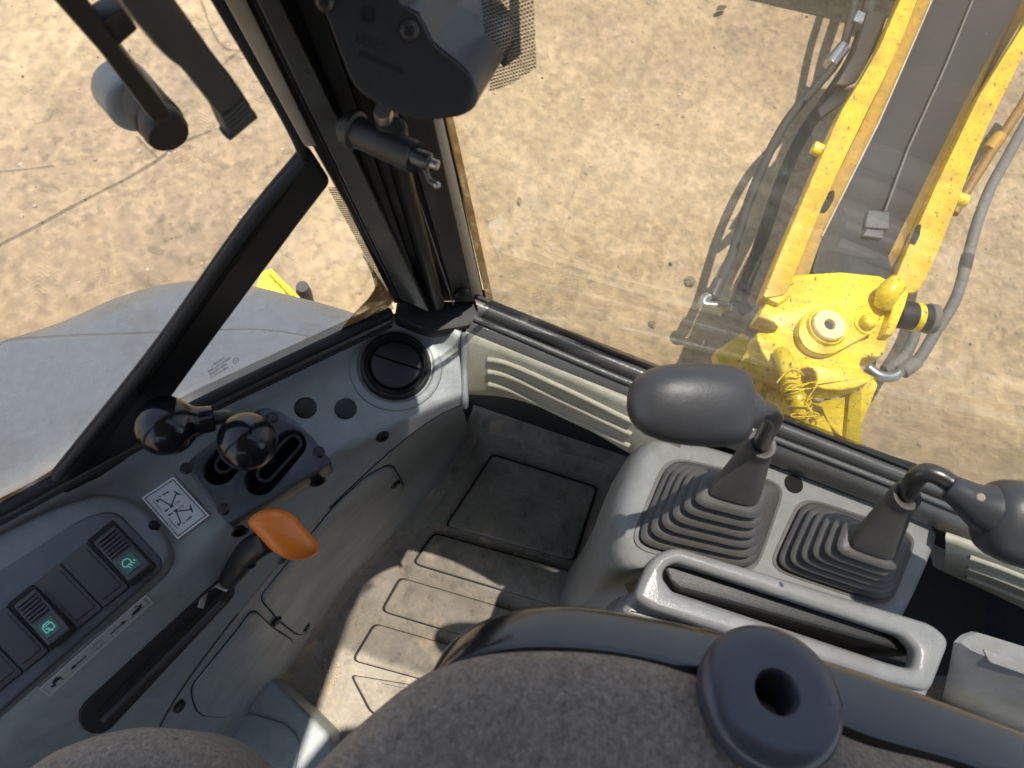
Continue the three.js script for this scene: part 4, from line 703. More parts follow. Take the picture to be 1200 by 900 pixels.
bellows([[785, 538], [914, 575], [878, 662], [749, 640]], [[[838, 562], [893, 572], [887, 598], [828, 578]], 0.808], [893, 521, 0.868, 17], 6, 'left rubber bellows, wide and low');
bellows([[942, 586], [1068, 634], [1036, 700], [912, 665]], [[[1003, 622], [1053, 630], [1049, 664], [994, 636]], 0.805], [1063, 581, 0.868, 17], 6, 'right rubber bellows, leaning to the right');
function joystick(rod, knob, label) {
  const o = thing('joystick', label, 'joystick', rod[0].clone(), 'joysticks'); delete o.userData.group;
  part('rod', tube(rod, knob.rodR, { seg: 16, n: 36 }), M.rodSteel, o);
  const ax = knob.b.clone().sub(knob.a), len = ax.length(); ax.normalize();
  const up = knob.up, sd = new THREE.Vector3().crossVectors(up, ax).normalize(), v = new THREE.Vector3().crossVectors(ax, sd), rows = [];
  for (const [t, r] of knob.profile) rows.push(ring2(40, (a) => { const [c, s] = squircle(a, 0.86); return knob.a.clone().addScaledVector(ax, t * len).addScaledVector(sd, c * r * knob.w).addScaledVector(v, s * r * knob.h); }));
  part('grip', toCreasedNormals(loft(rows, { closed: true, cap0: true, cap1: true }), 0.8), M.grip, o);
  const nk = knob.neck; part('neck', tube(nk.p, nk.r, { seg: 20, n: 14 }), M.grip, o);
  if (nk.hole) { const p = atD(nk.hole[0], nk.hole[1], nk.hole[2]); part('pin', lathe([[0, 0.001], [0.0022, 0.001], [0.003, 0]], p, eye.clone().sub(p).normalize(), { seg: 12 }), M.aluStrip, o); }
}
{
  const yk = 1.0, a = atY(736, 470, yk), b = atY(874, 477, yk - 0.004), w = sizeAt(a.clone().lerp(b, .5), 49);
  joystick([atY(893, 522, 0.86), atY(896, 511, 0.90), atY(902, 498, 0.945), atY(906, 488, 0.972), atY(900, 482, 0.986), atY(884, 480, 0.993), atY(866, 477, 0.996)], { rodR: 0.0078, a, b, w, h: w * 0.80, up: eye.clone().sub(a).normalize(), profile: [[0.001, 0.02], [0.012, 0.28], [0.04, 0.47], [0.09, 0.64], [0.17, 0.79], [0.28, 0.90], [0.42, 0.97], [0.56, 1.0], [0.7, 1.0], [0.82, 0.98], [0.91, 0.94], [0.96, 0.87], [0.985, 0.76], [1.0, 0.55]], neck: { p: [atY(866, 478, yk - 0.005), atY(876, 480, yk - 0.006), atY(886, 482, yk - 0.008)], r: [0.017, 0.015, 0.012] } }, 'left joystick with large dark grey oval knob pointing left');
  const y2 = 0.91, a2 = atY(1300, 640, y2), b2 = atY(1152, 602, y2 - 0.002), w2 = sizeAt(a2.clone().lerp(b2, .5), 51);
  joystick([atY(1063, 582, 0.86), atY(1066, 574, 0.875), atY(1073, 561, 0.889), atY(1084, 554, 0.899), atY(1098, 557, 0.903), atY(1112, 565, 0.904), atY(1130, 577, 0.906)], { rodR: 0.0085, a: a2, b: b2, w: w2, h: w2 * 0.85, up: eye.clone().sub(a2).normalize(), profile: [[0.001, 0.02], [0.02, 0.3], [0.09, 0.66], [0.2, 0.86], [0.4, 0.98], [0.6, 1.0], [0.75, 0.98], [0.88, 0.9], [0.95, 0.8], [0.985, 0.66], [1.0, 0.45]], neck: { p: [atY(1113, 571, y2 - 0.006), atY(1128, 580, y2 - 0.004), atY(1148, 592, y2 - 0.002), atY(1180, 604, y2)], r: [0.0115, 0.0155, 0.0225, 0.027], hole: [1149, 583, 0.64] } }, 'right joystick with dark grey knob cut by the right edge');
}

// ------------------------------------------------------------------ silver plastic grab handle and tray behind the joysticks
{
  const o = thing('grab_handle', 'silver grey plastic tray with a long grab handle slot between seat and joysticks', 'handle', atY(900, 740, 0.6));
  const P = (a, y) => a.map(([x, yy]) => atY(x, yy, y)), up = V(0, 1, 0.12).normalize();
  const tilt = (a, y) => P(a, y);
  const bar = tilt([[744, 700], [757, 668], [772, 648], [794, 640], [1095, 731], [1116, 750], [1092, 812], [1040, 800], [860, 745], [760, 712]], 0.745);
  const hole = tilt([[777, 676], [781, 664], [794, 658], [1060, 745], [1076, 762], [1072, 784], [1046, 778], [905, 733], [790, 694]], 0.745);
  part('handle_frame', slab(bar, V(0, 1, 0), 0.022, { bevel: 0.007, r: [.012, .012, .014, .014, .012, .012, .01, 0, 0, .01], bseg: 4, holes: [{ pts: hole, r: .006 }] }), M.silver, o);
  part('tray', slab(P([[728, 716], [750, 690], [764, 684], [1040, 776], [1096, 792], [1084, 826], [850, 752], [740, 726]], 0.715), V(0, 1, 0), 0.12, { bevel: 0.006, r: 0.012, bseg: 3 }), M.silver, o);
  part('slot_floor', slab(P([[760, 640], [1100, 760], [1100, 800], [760, 720]], 0.60), V(0, 1, 0), 0.004), M.blackPlastic, o);  // coloured black so the handle slot reads as deep shade
  part('front_skirt', slab(P([[772, 655], [795, 647], [1096, 738], [1110, 752], [1080, 770], [790, 690]], 0.72), V(0, 1, 0), 0.16, { bevel: 0.004, r: 0.01 }), M.blackPlastic, o);  // black face paints the shade seen through the slot
}
{
  const o = thing('storage_box', 'silver grey ribbed plastic box cut by the lower right edge', 'box', atY(1180, 790, 0.6));
  const P = (a, y) => a.map(([x, yy]) => atY(x, yy, y));
  const top = [[1120, 752], [1128, 744], [1142, 739], [1300, 788], [1296, 826], [1134, 762]], low = [[1104, 818], [1106, 800], [1118, 790], [1300, 840], [1300, 900], [1112, 824]];
  const R = (a, y, n = 60) => poly(P(a.concat([a[0]]), y), n + 1).slice(0, n);
  const A = R(top, 0.752), B = R(low, 0.66), c = A.reduce((s, p) => s.add(p), V()).divideScalar(A.length);
  const g = (r, k) => r.map((p) => V(lerp(c.x, p.x, k), p.y, lerp(c.z, p.z, k)));
  part('lid', loft([g(A, 0.02).map((p) => p.setY(p.y + 0.001)), g(A, 0.94).map((p) => p.setY(p.y + 0.0005)), A.map((p) => p.clone().setY(p.y - 0.003)), A.map((p, i) => p.clone().lerp(B[i], 0.5)), B, B.map((p) => p.clone().setY(0.5))], { closed: true, crease: 0.7 }), M.silver, o);
  part('recess', slab(P([[1152, 760], [1200, 774], [1260, 792], [1260, 806], [1200, 790], [1160, 776]], 0.7545), V(0, 1, 0), 0.003, { bevel: 0.001, r: 0.003 }), M.silver, o);
  part('lower_edge', slab(P([[1100, 820], [1160, 846], [1300, 900], [1300, 930], [1140, 866], [1100, 842]], 0.665), V(0, 1, 0), 0.012, { bevel: 0.003, r: 0.004 }), M.trimCream, o);
}

// ------------------------------------------------------------------ the seat: grey fabric back, glossy black shell, headrest bushing, armrest
{
  const o = thing('driver_seat', 'seat with grey fleece fabric back and glossy black shell, seen from above', 'seat', atY(760, 860, 0.6));
  const edge = [[300, 985], [365, 905], [425, 848], [498, 792], [560, 770], [650, 764], [740, 773], [830, 800], [920, 835], [1000, 870], [1090, 893], [1170, 922], [1300, 990]];
  const n = 60, E = curve(edge.map(([x, y]) => atY(x, y, 1.10)), n);
  const off = (dz, y, k = 0) => E.map((p, i) => V(p.x * (1 - k) + 0.07 * k, y, p.z + dz));
  const lump = (r, a) => r.map((p, i) => p.setY(p.y + a * Math.sin(i * 0.5)));
  part('fabric_back', loft([off(0.006, 0.98, 0.04), off(-0.001, 1.08), off(0, 1.108), off(0.006, 1.118), off(0.02, 1.127), off(0.045, 1.130), off(0.07, 1.124), off(0.10, 1.106), off(0.13, 1.07), off(0.15, 1.01), off(0.16, 0.9), off(0.17, 0.6)]), M.fabric, o);
  const se = [[500, 850], [508, 786], [525, 757], [560, 730], [610, 713], [670, 709], [760, 722], [850, 741], [980, 776], [1100, 818], [1210, 860], [1330, 915]];
  const S = curve(se.map(([x, y]) => atY(x, y, 1.088)), n), I = curve([[440, 900], [505, 800], [560, 776], [650, 770], [740, 780], [830, 808], [920, 843], [1000, 878], [1090, 901], [1170, 930], [1300, 1000]].map(([x, y]) => atY(x, y, 1.095)), n);
  const sh = (k, h) => S.map((p, i) => p.clone().lerp(I[i], k).setY(1.09 + h));
  part('back_shell', loft([S.map((p) => V(p.x, 0.62, p.z + 0.05)), S.map((p) => V(p.x, 0.95, p.z + 0.012)), S.map((p) => V(p.x, 1.06, p.z + 0.002)), sh(0, -0.008), sh(0.04, -0.003), sh(0.14, 0.0), sh(0.4, 0.0055), sh(0.7, 0.011), sh(1.1, 0.016), sh(1.1, -0.05)]), M.shell, o);
  // headrest bushing: thick black puck with a hole
  const b = atY(893, 826, 1.112), t = atY(901, 814, 1.140), ax = V(-0.05, 0.93, -0.30).normalize(), R = sizeAt(t, 89), h = 0.016, r = sizeAt(t, 26);
  part('headrest_bushing', lathe([[r * 0.9, -0.02], [r * 0.94, h * 0.7], [r, h * 0.90], [r * 1.1, h], [R * 0.62, h * 1.02], [R * 0.86, h * 0.94], [R * 0.95, h * 0.80], [R * 0.99, h * 0.62], [R, h * 0.35], [R * 0.985, h * 0.1], [R * 0.95, -h * 0.1], [R * 0.8, -h * 0.3], [R * 0.5, -h * 0.3]], b.clone().lerp(t, 0.25), ax, { seg: 72, crease: 0.9 }), M.puck, o, 'black disc with a round hole');
  part('post_hole', lathe([[0, -0.018], [r * 1.2, -0.018]], b.clone().lerp(t, 0.2), ax), M.pit, o);
  const ap = [[-60, 1010], [20, 918], [70, 878], [120, 860], [172, 853], [226, 861], [272, 884], [300, 915], [330, 1010]], AE = curve(ap.map(([x, y]) => atY(x, y, 0.93)), 40), ao = (dz, y, k) => AE.map((p) => V(lerp(p.x, -0.245, k), y, p.z + dz));
  const ar = thing('seat_armrest', 'grey fabric padded armrest top at the lower left edge', 'armrest', atY(165, 900, 0.8));
  part('pad', loft([ao(0.01, 0.80, 0.03), ao(0, 0.92, 0), ao(0.003, 0.938, 0.03), ao(0.014, 0.952, 0.1), ao(0.03, 0.960, 0.2), ao(0.08, 0.962, 0.25), ao(0.2, 0.955, 0.25), ao(0.26, 0.9, 0.3)]), M.fabric, ar);
}

// ------------------------------------------------------------------ wiper motor at the top
{
  const dist = 0.40, face = [[352, -90], [362, -40], [375, 0], [409, 90], [419, 106], [441, 121], [476, 139], [498, 142], [541, 136], [556, 127], [561, 114], [557, 96], [545, 81], [506, 50], [497, 28], [488, 14], [470, 5], [455, -20], [450, -90]];
  const c0 = atD(470, 70, dist), N = eye.clone().sub(c0).normalize().lerp(V(-0.2, 0.5, 0.6), 0.25).normalize();
  const F = (x, y, off = 0) => onPlane(x, y, c0.clone().addScaledVector(N, off), N);
  const o = thing('wiper_motor', 'black wiper motor with embossed cover plate and cross screws at the top edge', 'wiper motor', c0.clone());
  const m = part('cover_plate', slab(face.map(([x, y]) => F(x, y)), N, 0.006, { bevel: 0.0018, r: 0.006, bseg: 3 }), M.motorFace, o);
  // the housing runs away from the eye to the upper right
  const A = F(556, 120, -0.005), B = atD(604, 42, dist + 0.062), dirn = B.clone().sub(A);
  const prof = [[452, -90], [455, -22], [470, 3], [490, 13], [499, 28], [508, 48], [547, 80], [558, 95], [562, 113], [557, 126], [541, 134], [500, 139], [440, 115], [400, 60], [380, -90]].map(([x, y]) => F(x, y, -0.005)); const p = poly(prof.concat([prof[0]]), 91).slice(0, 90);
  const cc = p.reduce((s, q) => s.add(q), V()).divideScalar(90), at = (k, f) => p.map((q) => cc.clone().lerp(q, f).addScaledVector(dirn, k));
  part('housing', loft([at(0, 0.98), at(0.02, 0.99), at(0.86, 0.985), at(0.93, 0.965), at(0.97, 0.92), at(1.0, 0.84), at(1.01, 0.02)], { closed: true }), M.motor, o);
  part('bracket', slab([[598, -60], [606, -60], [611, 64], [590, 80], [584, 70], [604, 40]].map(([x, y]) => atD(x, y, dist + 0.058)), N, 0.008), M.rubber, o);
  for (const [x, y] of [[480, 36], [381, 2]]) { const q = F(x, y, 0.0006), R = sizeAt(q, 11.5), s = part('screw', lathe([[0, 0.0026], [R * 0.6, 0.0024], [R * 0.92, 0.0012], [R, 0]], q, N, { seg: 22 }), M.darkSteel, o); const u = F(x + 10, y + 14).sub(F(x, y)).normalize(), w = new THREE.Vector3().crossVectors(N, u); for (const d of [u, w]) part('cross_slot', tube([q.clone().addScaledVector(N, 0.0026).addScaledVector(d, -R * .55), q.clone().addScaledVector(N, 0.0026).addScaledVector(d, R * .55)], 0.0008, { seg: 6, smooth: false, n: 2 }), M.pit, s); }
  { const q = F(431, 17, 0.0003), R = sizeAt(q, 5); part('small_hole', lathe([[0, 0.0004], [R, 0.0004], [R * 1.5, 0.001], [R * 1.8, 0]], q, N, { seg: 16 }), M.pit, o); }
  // worn raised lettering
  const { FontLoader } = await import('three/addons/loaders/FontLoader.js'); const { TextGeometry } = await import('three/addons/geometries/TextGeometry.js');
  const font = await new FontLoader().loadAsync('fonts/droid/droid_sans_bold.typeface.json');
  for (const [s, x, y, px, x2, y2] of [['DSLI', 416, 36, 13, 476, 62], ['MADE IN ITALY', 421, 59, 5.5, 478, 84]]) { const q = F(x, y, -0.0003), u = F(x2, y2, -0.0003).sub(q).normalize(), w = new THREE.Vector3().crossVectors(N, u).normalize(), g = new TextGeometry(s, { font, size: sizeAt(q, px), depth: 0.0009, curveSegments: 3, bevelEnabled: false }); g.translate(0, -sizeAt(q, px), 0); g.applyMatrix4(new THREE.Matrix4().makeBasis(u, w, N).setPosition(q)); part('embossed_text', boxUV(g), M.motorFace, o); }
}
// ------------------------------------------------------------------ window stay below the motor
{
  const d = onCorner(450, 165, 0.042).distanceTo(eye), a = atD(405, 148, d + 0.01), b = atD(486, 184, d - 0.015), ax = b.clone().sub(a).normalize(), R = sizeAt(b, 19);
  const o = thing('window_stay', 'worn steel window stay with bolt and pin on the corner pillar', 'window stay', a.clone());
  part('sleeve', tube([a, a.clone().lerp(b, .5), b], [R * 0.95, R, R], { seg: 24, smooth: false, n: 4 }), M.darkSteel, o);
  part('sleeve_mouth', lathe([[R * 0.55, 0.0015], [R * 0.85, 0.003], [R * 1.0, 0.001]], b, ax, { seg: 24 }), M.pit, o);
  const c = atD(480, 181, d - 0.018), e = atD(503, 190, d - 0.022), f = atD(513, 194, d - 0.024);
  part('plunger', tube([c, e], sizeAt(e, 11), { seg: 18, smooth: false, n: 3 }), M.rodSteel, o);
  part('plunger_tip', tube([e, f], sizeAt(e, 6), { seg: 14, smooth: false, n: 3 }), M.steel, o);
  part('collar', lathe([[R * 1.0, -0.002], [R * 1.22, -0.001], [R * 1.22, 0.004], [R * 1.0, 0.005]], a.clone().lerp(b, 0.08), ax, { seg: 28 }), M.darkSteel, o);
  const h = atD(450, 138, d - 0.024), tn = eye.clone().sub(h).normalize().add(V(-0.2, 0.6, -0.3)).normalize(); part('bolt', [hexNut(h, tn, sizeAt(h, 11), 0.008)], M.steel, o);
  part('clamp', slab([[437, 128], [472, 132], [480, 152], [468, 166], [440, 150]].map(([x, y]) => atD(x, y, d - 0.012)), tn, 0.012, { bevel: 0.003, r: 0.005 }), M.darkSteel, o);
  part('pin', tube([atD(492, 188, d - 0.012), atD(499, 200, d - 0.012), atD(504, 212, d - 0.01), atD(510, 216, d - 0.012)], sizeAt(h, 3.6), { seg: 12, n: 18 }), M.rodSteel, o);
  const k = atD(512, 217, d - 0.013); part('pin_ball', new THREE.SphereGeometry(sizeAt(k, 4.5), 16, 12).translate(k.x, k.y, k.z), M.steel, o);
}
// ------------------------------------------------------------------ quarter window catch: bar, stop, and the hand lever
{
  const o = thing('window_catch', 'dark brown steel catch bar with round stop before the upper left glass', 'window catch', onLeft(193, 148, 0.03));
  const P = (a, off) => a.map(([x, y]) => onLeft(x, y, off));
  part('bar', slab(P([[40, -40], [92, -40], [105, 6], [142, 57], [202, 133], [199, 143], [183, 147], [176, 140], [119, 64], [62, 0]], 0.052), LEFT_N, 0.016, { bevel: 0.002, r: 0.003 }), M.brownBar, o);
  part('cross_bar', slab(P([[120, 26], [146, 10], [163, 36], [140, 56], [125, 62]], 0.048), LEFT_N, 0.012, { bevel: 0.002 }), M.brownBar, o);
  const c = onLeft(188, 143, 0.030), R = sizeAt(c, 26);
  part('stop_plate', lathe([[0, 0.010], [R * 0.9, 0.010], [R, 0.007], [R, 0.001], [R * 0.96, -0.001], [R * 0.96, -0.004]], c, LEFT_N, { seg: 40 }), M.brownBar, o);
  const c2 = onLeft(186, 138, -0.0005); part('rubber_stop', tube([c.clone(), onLeft(170, 122, 0.001)], sizeAt(c2, 25), { seg: 32, smooth: false, n: 4 }), M.rubber, o);
  const w = thing('glass_bush', 'grey bush bolted through the glass behind the round window stop', 'bush', onLeft(150, 115, -0.02));
  part('outer_bush', tube([onLeft(160, 122, -0.008), onLeft(143, 102, -0.030)], [sizeAt(c2, 33), sizeAt(c2, 34)], { seg: 36, smooth: false, n: 4 }), M.bush, w);
  const l = thing('window_lever', 'long dark cranked window lever with ridged tip, top left', 'lever', onLeft(230, 80, 0.09));
  const lo = [[[120, -40], [175, -40]], [[137, 0], [203, 0]], [[152, 20], [216, 17]], [[182, 55], [234, 42]], [[200, 72], [243, 55]], [[212, 80], [249, 63]], [[222, 92], [257, 75]], [[238, 112], [270, 92]], [[254, 133], [283, 108]], [[261, 148], [294, 124]], [[266, 160], [297, 134]]];
  const lift = [0.10, 0.10, 0.10, 0.10, 0.097, 0.090, 0.086, 0.084, 0.082, 0.081, 0.080], Lp = lo.map(([a, b], i) => [onLeft(a[0], a[1], lift[i]), onLeft(b[0], b[1], lift[i])]);
  const rows = Lp.map(([a, b]) => { const d = b.clone().sub(a), N = LEFT_N; return [a.clone().addScaledVector(N, -0.011), a.clone().addScaledVector(N, -0.001), a.clone().addScaledVector(d, .08).addScaledVector(N, 0.002), a.clone().addScaledVector(d, .5).addScaledVector(N, 0.003), a.clone().addScaledVector(d, .92).addScaledVector(N, 0.002), b.clone().addScaledVector(N, -0.001), b.clone().addScaledVector(N, -0.011)]; });
  part('lever_plate', loft(rows, { closed: true, cap1: true, crease: 0.7 }), M.lever, l);
  for (let k = 0; k < 4; k++) { const t = 0.12 + k * 0.17, a = Lp[8][0].clone().lerp(Lp[10][0], t), b = Lp[8][1].clone().lerp(Lp[10][1], t); part('ridge', tube([a.lerp(b, 0.12), b.clone().lerp(a, 0.05)].map((p) => p.clone().addScaledVector(LEFT_N, 0.0028)), 0.0012, { seg: 8, smooth: false, n: 2 }), M.lever, l); }
  part('tip_lip', tube([Lp[10][0], Lp[10][1]].map((p) => p.clone().addScaledVector(LEFT_N, -0.002)), 0.004, { seg: 10, smooth: false, n: 2 }), M.lever, l);
}

// ------------------------------------------------------------------ rear fender outside the quarter window
{
  const o = thing('rear_fender', 'broad dusty grey rear fender outside the quarter window', 'fender', atY(240, 400, 0));
  const far = [[-160, 470], [-60, 436], [20, 401], [60, 384], [130, 350], [190, 332], [240, 327], [290, 332], [340, 344], [400, 360], [470, 385], [560, 430]];
  const seam = [[-160, 480], [-60, 452], [0, 402], [60, 394], [130, 391], [190, 389], [240, 387], [300, 386], [350, 392], [410, 408], [470, 430], [560, 470]];
  const n = 50, F = curve(far.map(([x, y]) => atY(x, y, 0.0)), n), S = curve(seam.map(([x, y]) => atY(x, y, 0.075)), n), N2 = curve([[-260, 800], [-160, 720], [-60, 660], [0, 620], [80, 570], [150, 535], [210, 500], [280, 490], [350, 480], [420, 475], [490, 480], [580, 510]].map(([x, y]) => atY(x, y, 0.12)), n);
  const rows = F.map((f, i) => { const s = S[i], q = N2[i]; return [f.clone().add(V(0, -0.12, 0.01)), f.clone().add(V(0, -0.01, 0)), f.clone().add(V(0, 0, 0.004)), f.clone().lerp(s, 0.3).add(V(0, 0.012, 0)), f.clone().lerp(s, 0.7).add(V(0, 0.010, 0)), s.clone().add(V(0, -0.002, 0))]; });
  const outside = (r) => r.map((v) => v.map((p) => { const d = p.clone().sub(LEFT_O).dot(LEFT_N); return d > -0.05 ? p.clone().addScaledVector(LEFT_N, -0.05 - d) : p; }));
  part('outer_lip', loft(outside(rows)), M.fender, o);
  const rows2 = S.map((s, i) => { const q = N2[i]; return [s.clone().add(V(0, -0.02, 0)), s.clone().add(V(0, 0.003, 0)), s.clone().lerp(q, 0.04).add(V(0, 0.007, 0)), s.clone().lerp(q, 0.3).add(V(0, 0.016, 0)), s.clone().lerp(q, 0.6).add(V(0, 0.012, 0)), q, q.clone().add(V(0.05, -0.1, 0.03))]; });
  part('top_panel', loft(outside(rows2)), M.fender, o);
  const leg = thing('stabilizer_leg', 'small yellow end of a stabiliser leg behind the grey fender', 'stabiliser', atY(322, 330, -0.3));
  part('beam', slab([[305, 318], [318, 314], [352, 348], [338, 356], [300, 336]].map(([x, y]) => atY(x, y, -0.30)), V(0, 1, 0), 0.10, { bevel: 0.004 }), M.yellow, leg);
  part('edge_rail', tube([atY(316, 318, -0.295), atY(343, 347, -0.295)], 0.006, { seg: 8, smooth: false, n: 2 }), M.yellow, leg);
  part('dark_bush', lathe([[0, 0.03], [0.016, 0.03], [0.02, 0], [0.02, -0.1]], atY(356, 342, -0.36), V(0, 1, 0)), M.darkSteel, leg);
}

// ------------------------------------------------------------------ digger arm behind the window: boom
const BO = atY(1000, 330, -0.09), BW = V(0.985, 0, -0.17).normalize(), BU = V(0.16, 0.05, -0.98).normalize(), BN = new THREE.Vector3().crossVectors(BW, BU).normalize(); if (BN.dot(eye.clone().sub(BO)) < 0) BN.negate();
const onBoom = (x, y, off = 0) => onPlane(x, y, BO.clone().addScaledVector(BN, off), BN);
{
  const o = thing('boom', 'yellow digger boom of two side plates rising to the upper right', 'digger boom', BO.clone());
  const P = (a, off) => a.map(([x, y]) => onBoom(x, y, off));
  const left = [[893, 350], [913, 300], [935, 248], [957, 197], [987, 128], [1011, 90], [1032, 53], [1044, 24], [1055, 0], [1098, -110], [1120, -110], [1075, 0], [1058, 44], [1036, 92], [1012, 140], [985, 196], [962, 246], [940, 300], [922, 345]];
  const right = [[1044, 340], [1060, 300], [1098, 215], [1147, 113], [1175, 68], [1200, 28], [1245, -60], [1290, -60], [1245, 0], [1200, 63], [1180, 104], [1158, 148], [1138, 196], [1120, 244], [1090, 318], [1074, 344]];
  part('side_plate', slab(P(left, 0.02), BN, 0.05, { bevel: 0.003, r: 0.02 }), M.dimmedBoomYellow, o);
  part('side_plate', slab(P(right, 0.02), BN, 0.05, { bevel: 0.003, r: 0.02 }), M.dimmedBoomYellow, o);
  part('inner_flange', slab(P([[914, 345], [930, 305], [985, 196], [1036, 92], [1075, 0], [1110, -110], [1140, -110], [1092, 0], [1030, 143], [963, 280], [940, 345]], -0.012), BN, 0.02, { bevel: 0.002 }), M.shadedYellow, o);
  part('inner_flange', slab(P([[1044, 315], [1060, 292], [1147, 113], [1200, 28], [1245, -60], [1230, -70], [1190, 8], [1130, 118], [1040, 300]], -0.012), BN, 0.02, { bevel: 0.002 }), M.shadedYellow, o);
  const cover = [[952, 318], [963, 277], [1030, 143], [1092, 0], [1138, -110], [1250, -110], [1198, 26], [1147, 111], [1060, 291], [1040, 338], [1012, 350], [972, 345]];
  const g = part('shaded_centre', slab(P(cover, -0.012), BN, 0.05, { bevel: 0.002, r: 0.008 }), M.guard, o, 'dark scratched sheet standing in for the shaded inside of the boom');  // dark sheet put in for the shade between the side plates
  for (const q of [[[963, 277], [1030, 143], [1092, 0], [1138, -110]], [[1060, 291], [1147, 111], [1198, 26], [1250, -70]]]) part('guard_rim', tube(P(q, -0.009), 0.003, { seg: 6, smooth: false, n: 24 }), M.aluStrip, g);
  part('centre_pipe', tube(P([[1037, 248], [1066, 170], [1105, 85], [1140, 0], [1178, -100]], 0.004), 0.0030, { seg: 10, smooth: false, n: 12 }), M.hoseGrey, o);
  part('pipe_fitting', slab(P([[1018, 246], [1043, 248], [1042, 268], [1014, 266]], 0.006), BN, 0.03, { bevel: 0.003, r: 0.004 }), M.fitting, o);
  part('pipe_collar', slab(P([[1016, 268], [1036, 270], [1034, 279], [1011, 276]], 0.002), BN, 0.02, { bevel: 0.002 }), M.fitting, o);
  const stud = (x0, y0, x1, y1) => part('weld_boss', [tube([onBoom(x0, y0, -0.01), onBoom(x1, y1, -0.01)], 0.018, { seg: 18, smooth: false, n: 2 })], M.yellow, o);
  stud(972, 181, 953, 173); stud(1108, 228, 1132, 236);
  part('lightening_hole', slab(P([[961, 246], [968, 226], [978, 222], [978, 232], [970, 247]], -0.0205 + 0.02), BN, 0.004, { bevel: 0.001, r: 0.008 }), M.pit, o);
  part('lightening_hole', slab(P([[1066, 285], [1074, 264], [1080, 262], [1078, 276], [1072, 288]], 0.0205), BN, 0.004, { bevel: 0.001, r: 0.006 }), M.pit, o);
  // the dipper and bucket stand beyond the upper edge of the frame: their shadow falls on the ground there
  const d = thing('dipper_arm', 'dark digger bucket and arm beyond the top edge, seen by its shadow', 'digger arm', atY(1000, -60, GROUND_Y)), G = (x, y) => { const p = atY(x, y, GROUND_Y), h = 0.5; return V(p.x + sunDir.x / sunDir.y * h, GROUND_Y + h, p.z + sunDir.z / sunDir.y * h); };
  part('bucket', slab([G(700, -60), G(840, -4), G(975, 28), G(1000, 36), G(1060, 20), G(1120, -200), G(740, -260)], V(0, 1, 0), 0.3, { bevel: 0.02 }), M.machineGrey, d);
}
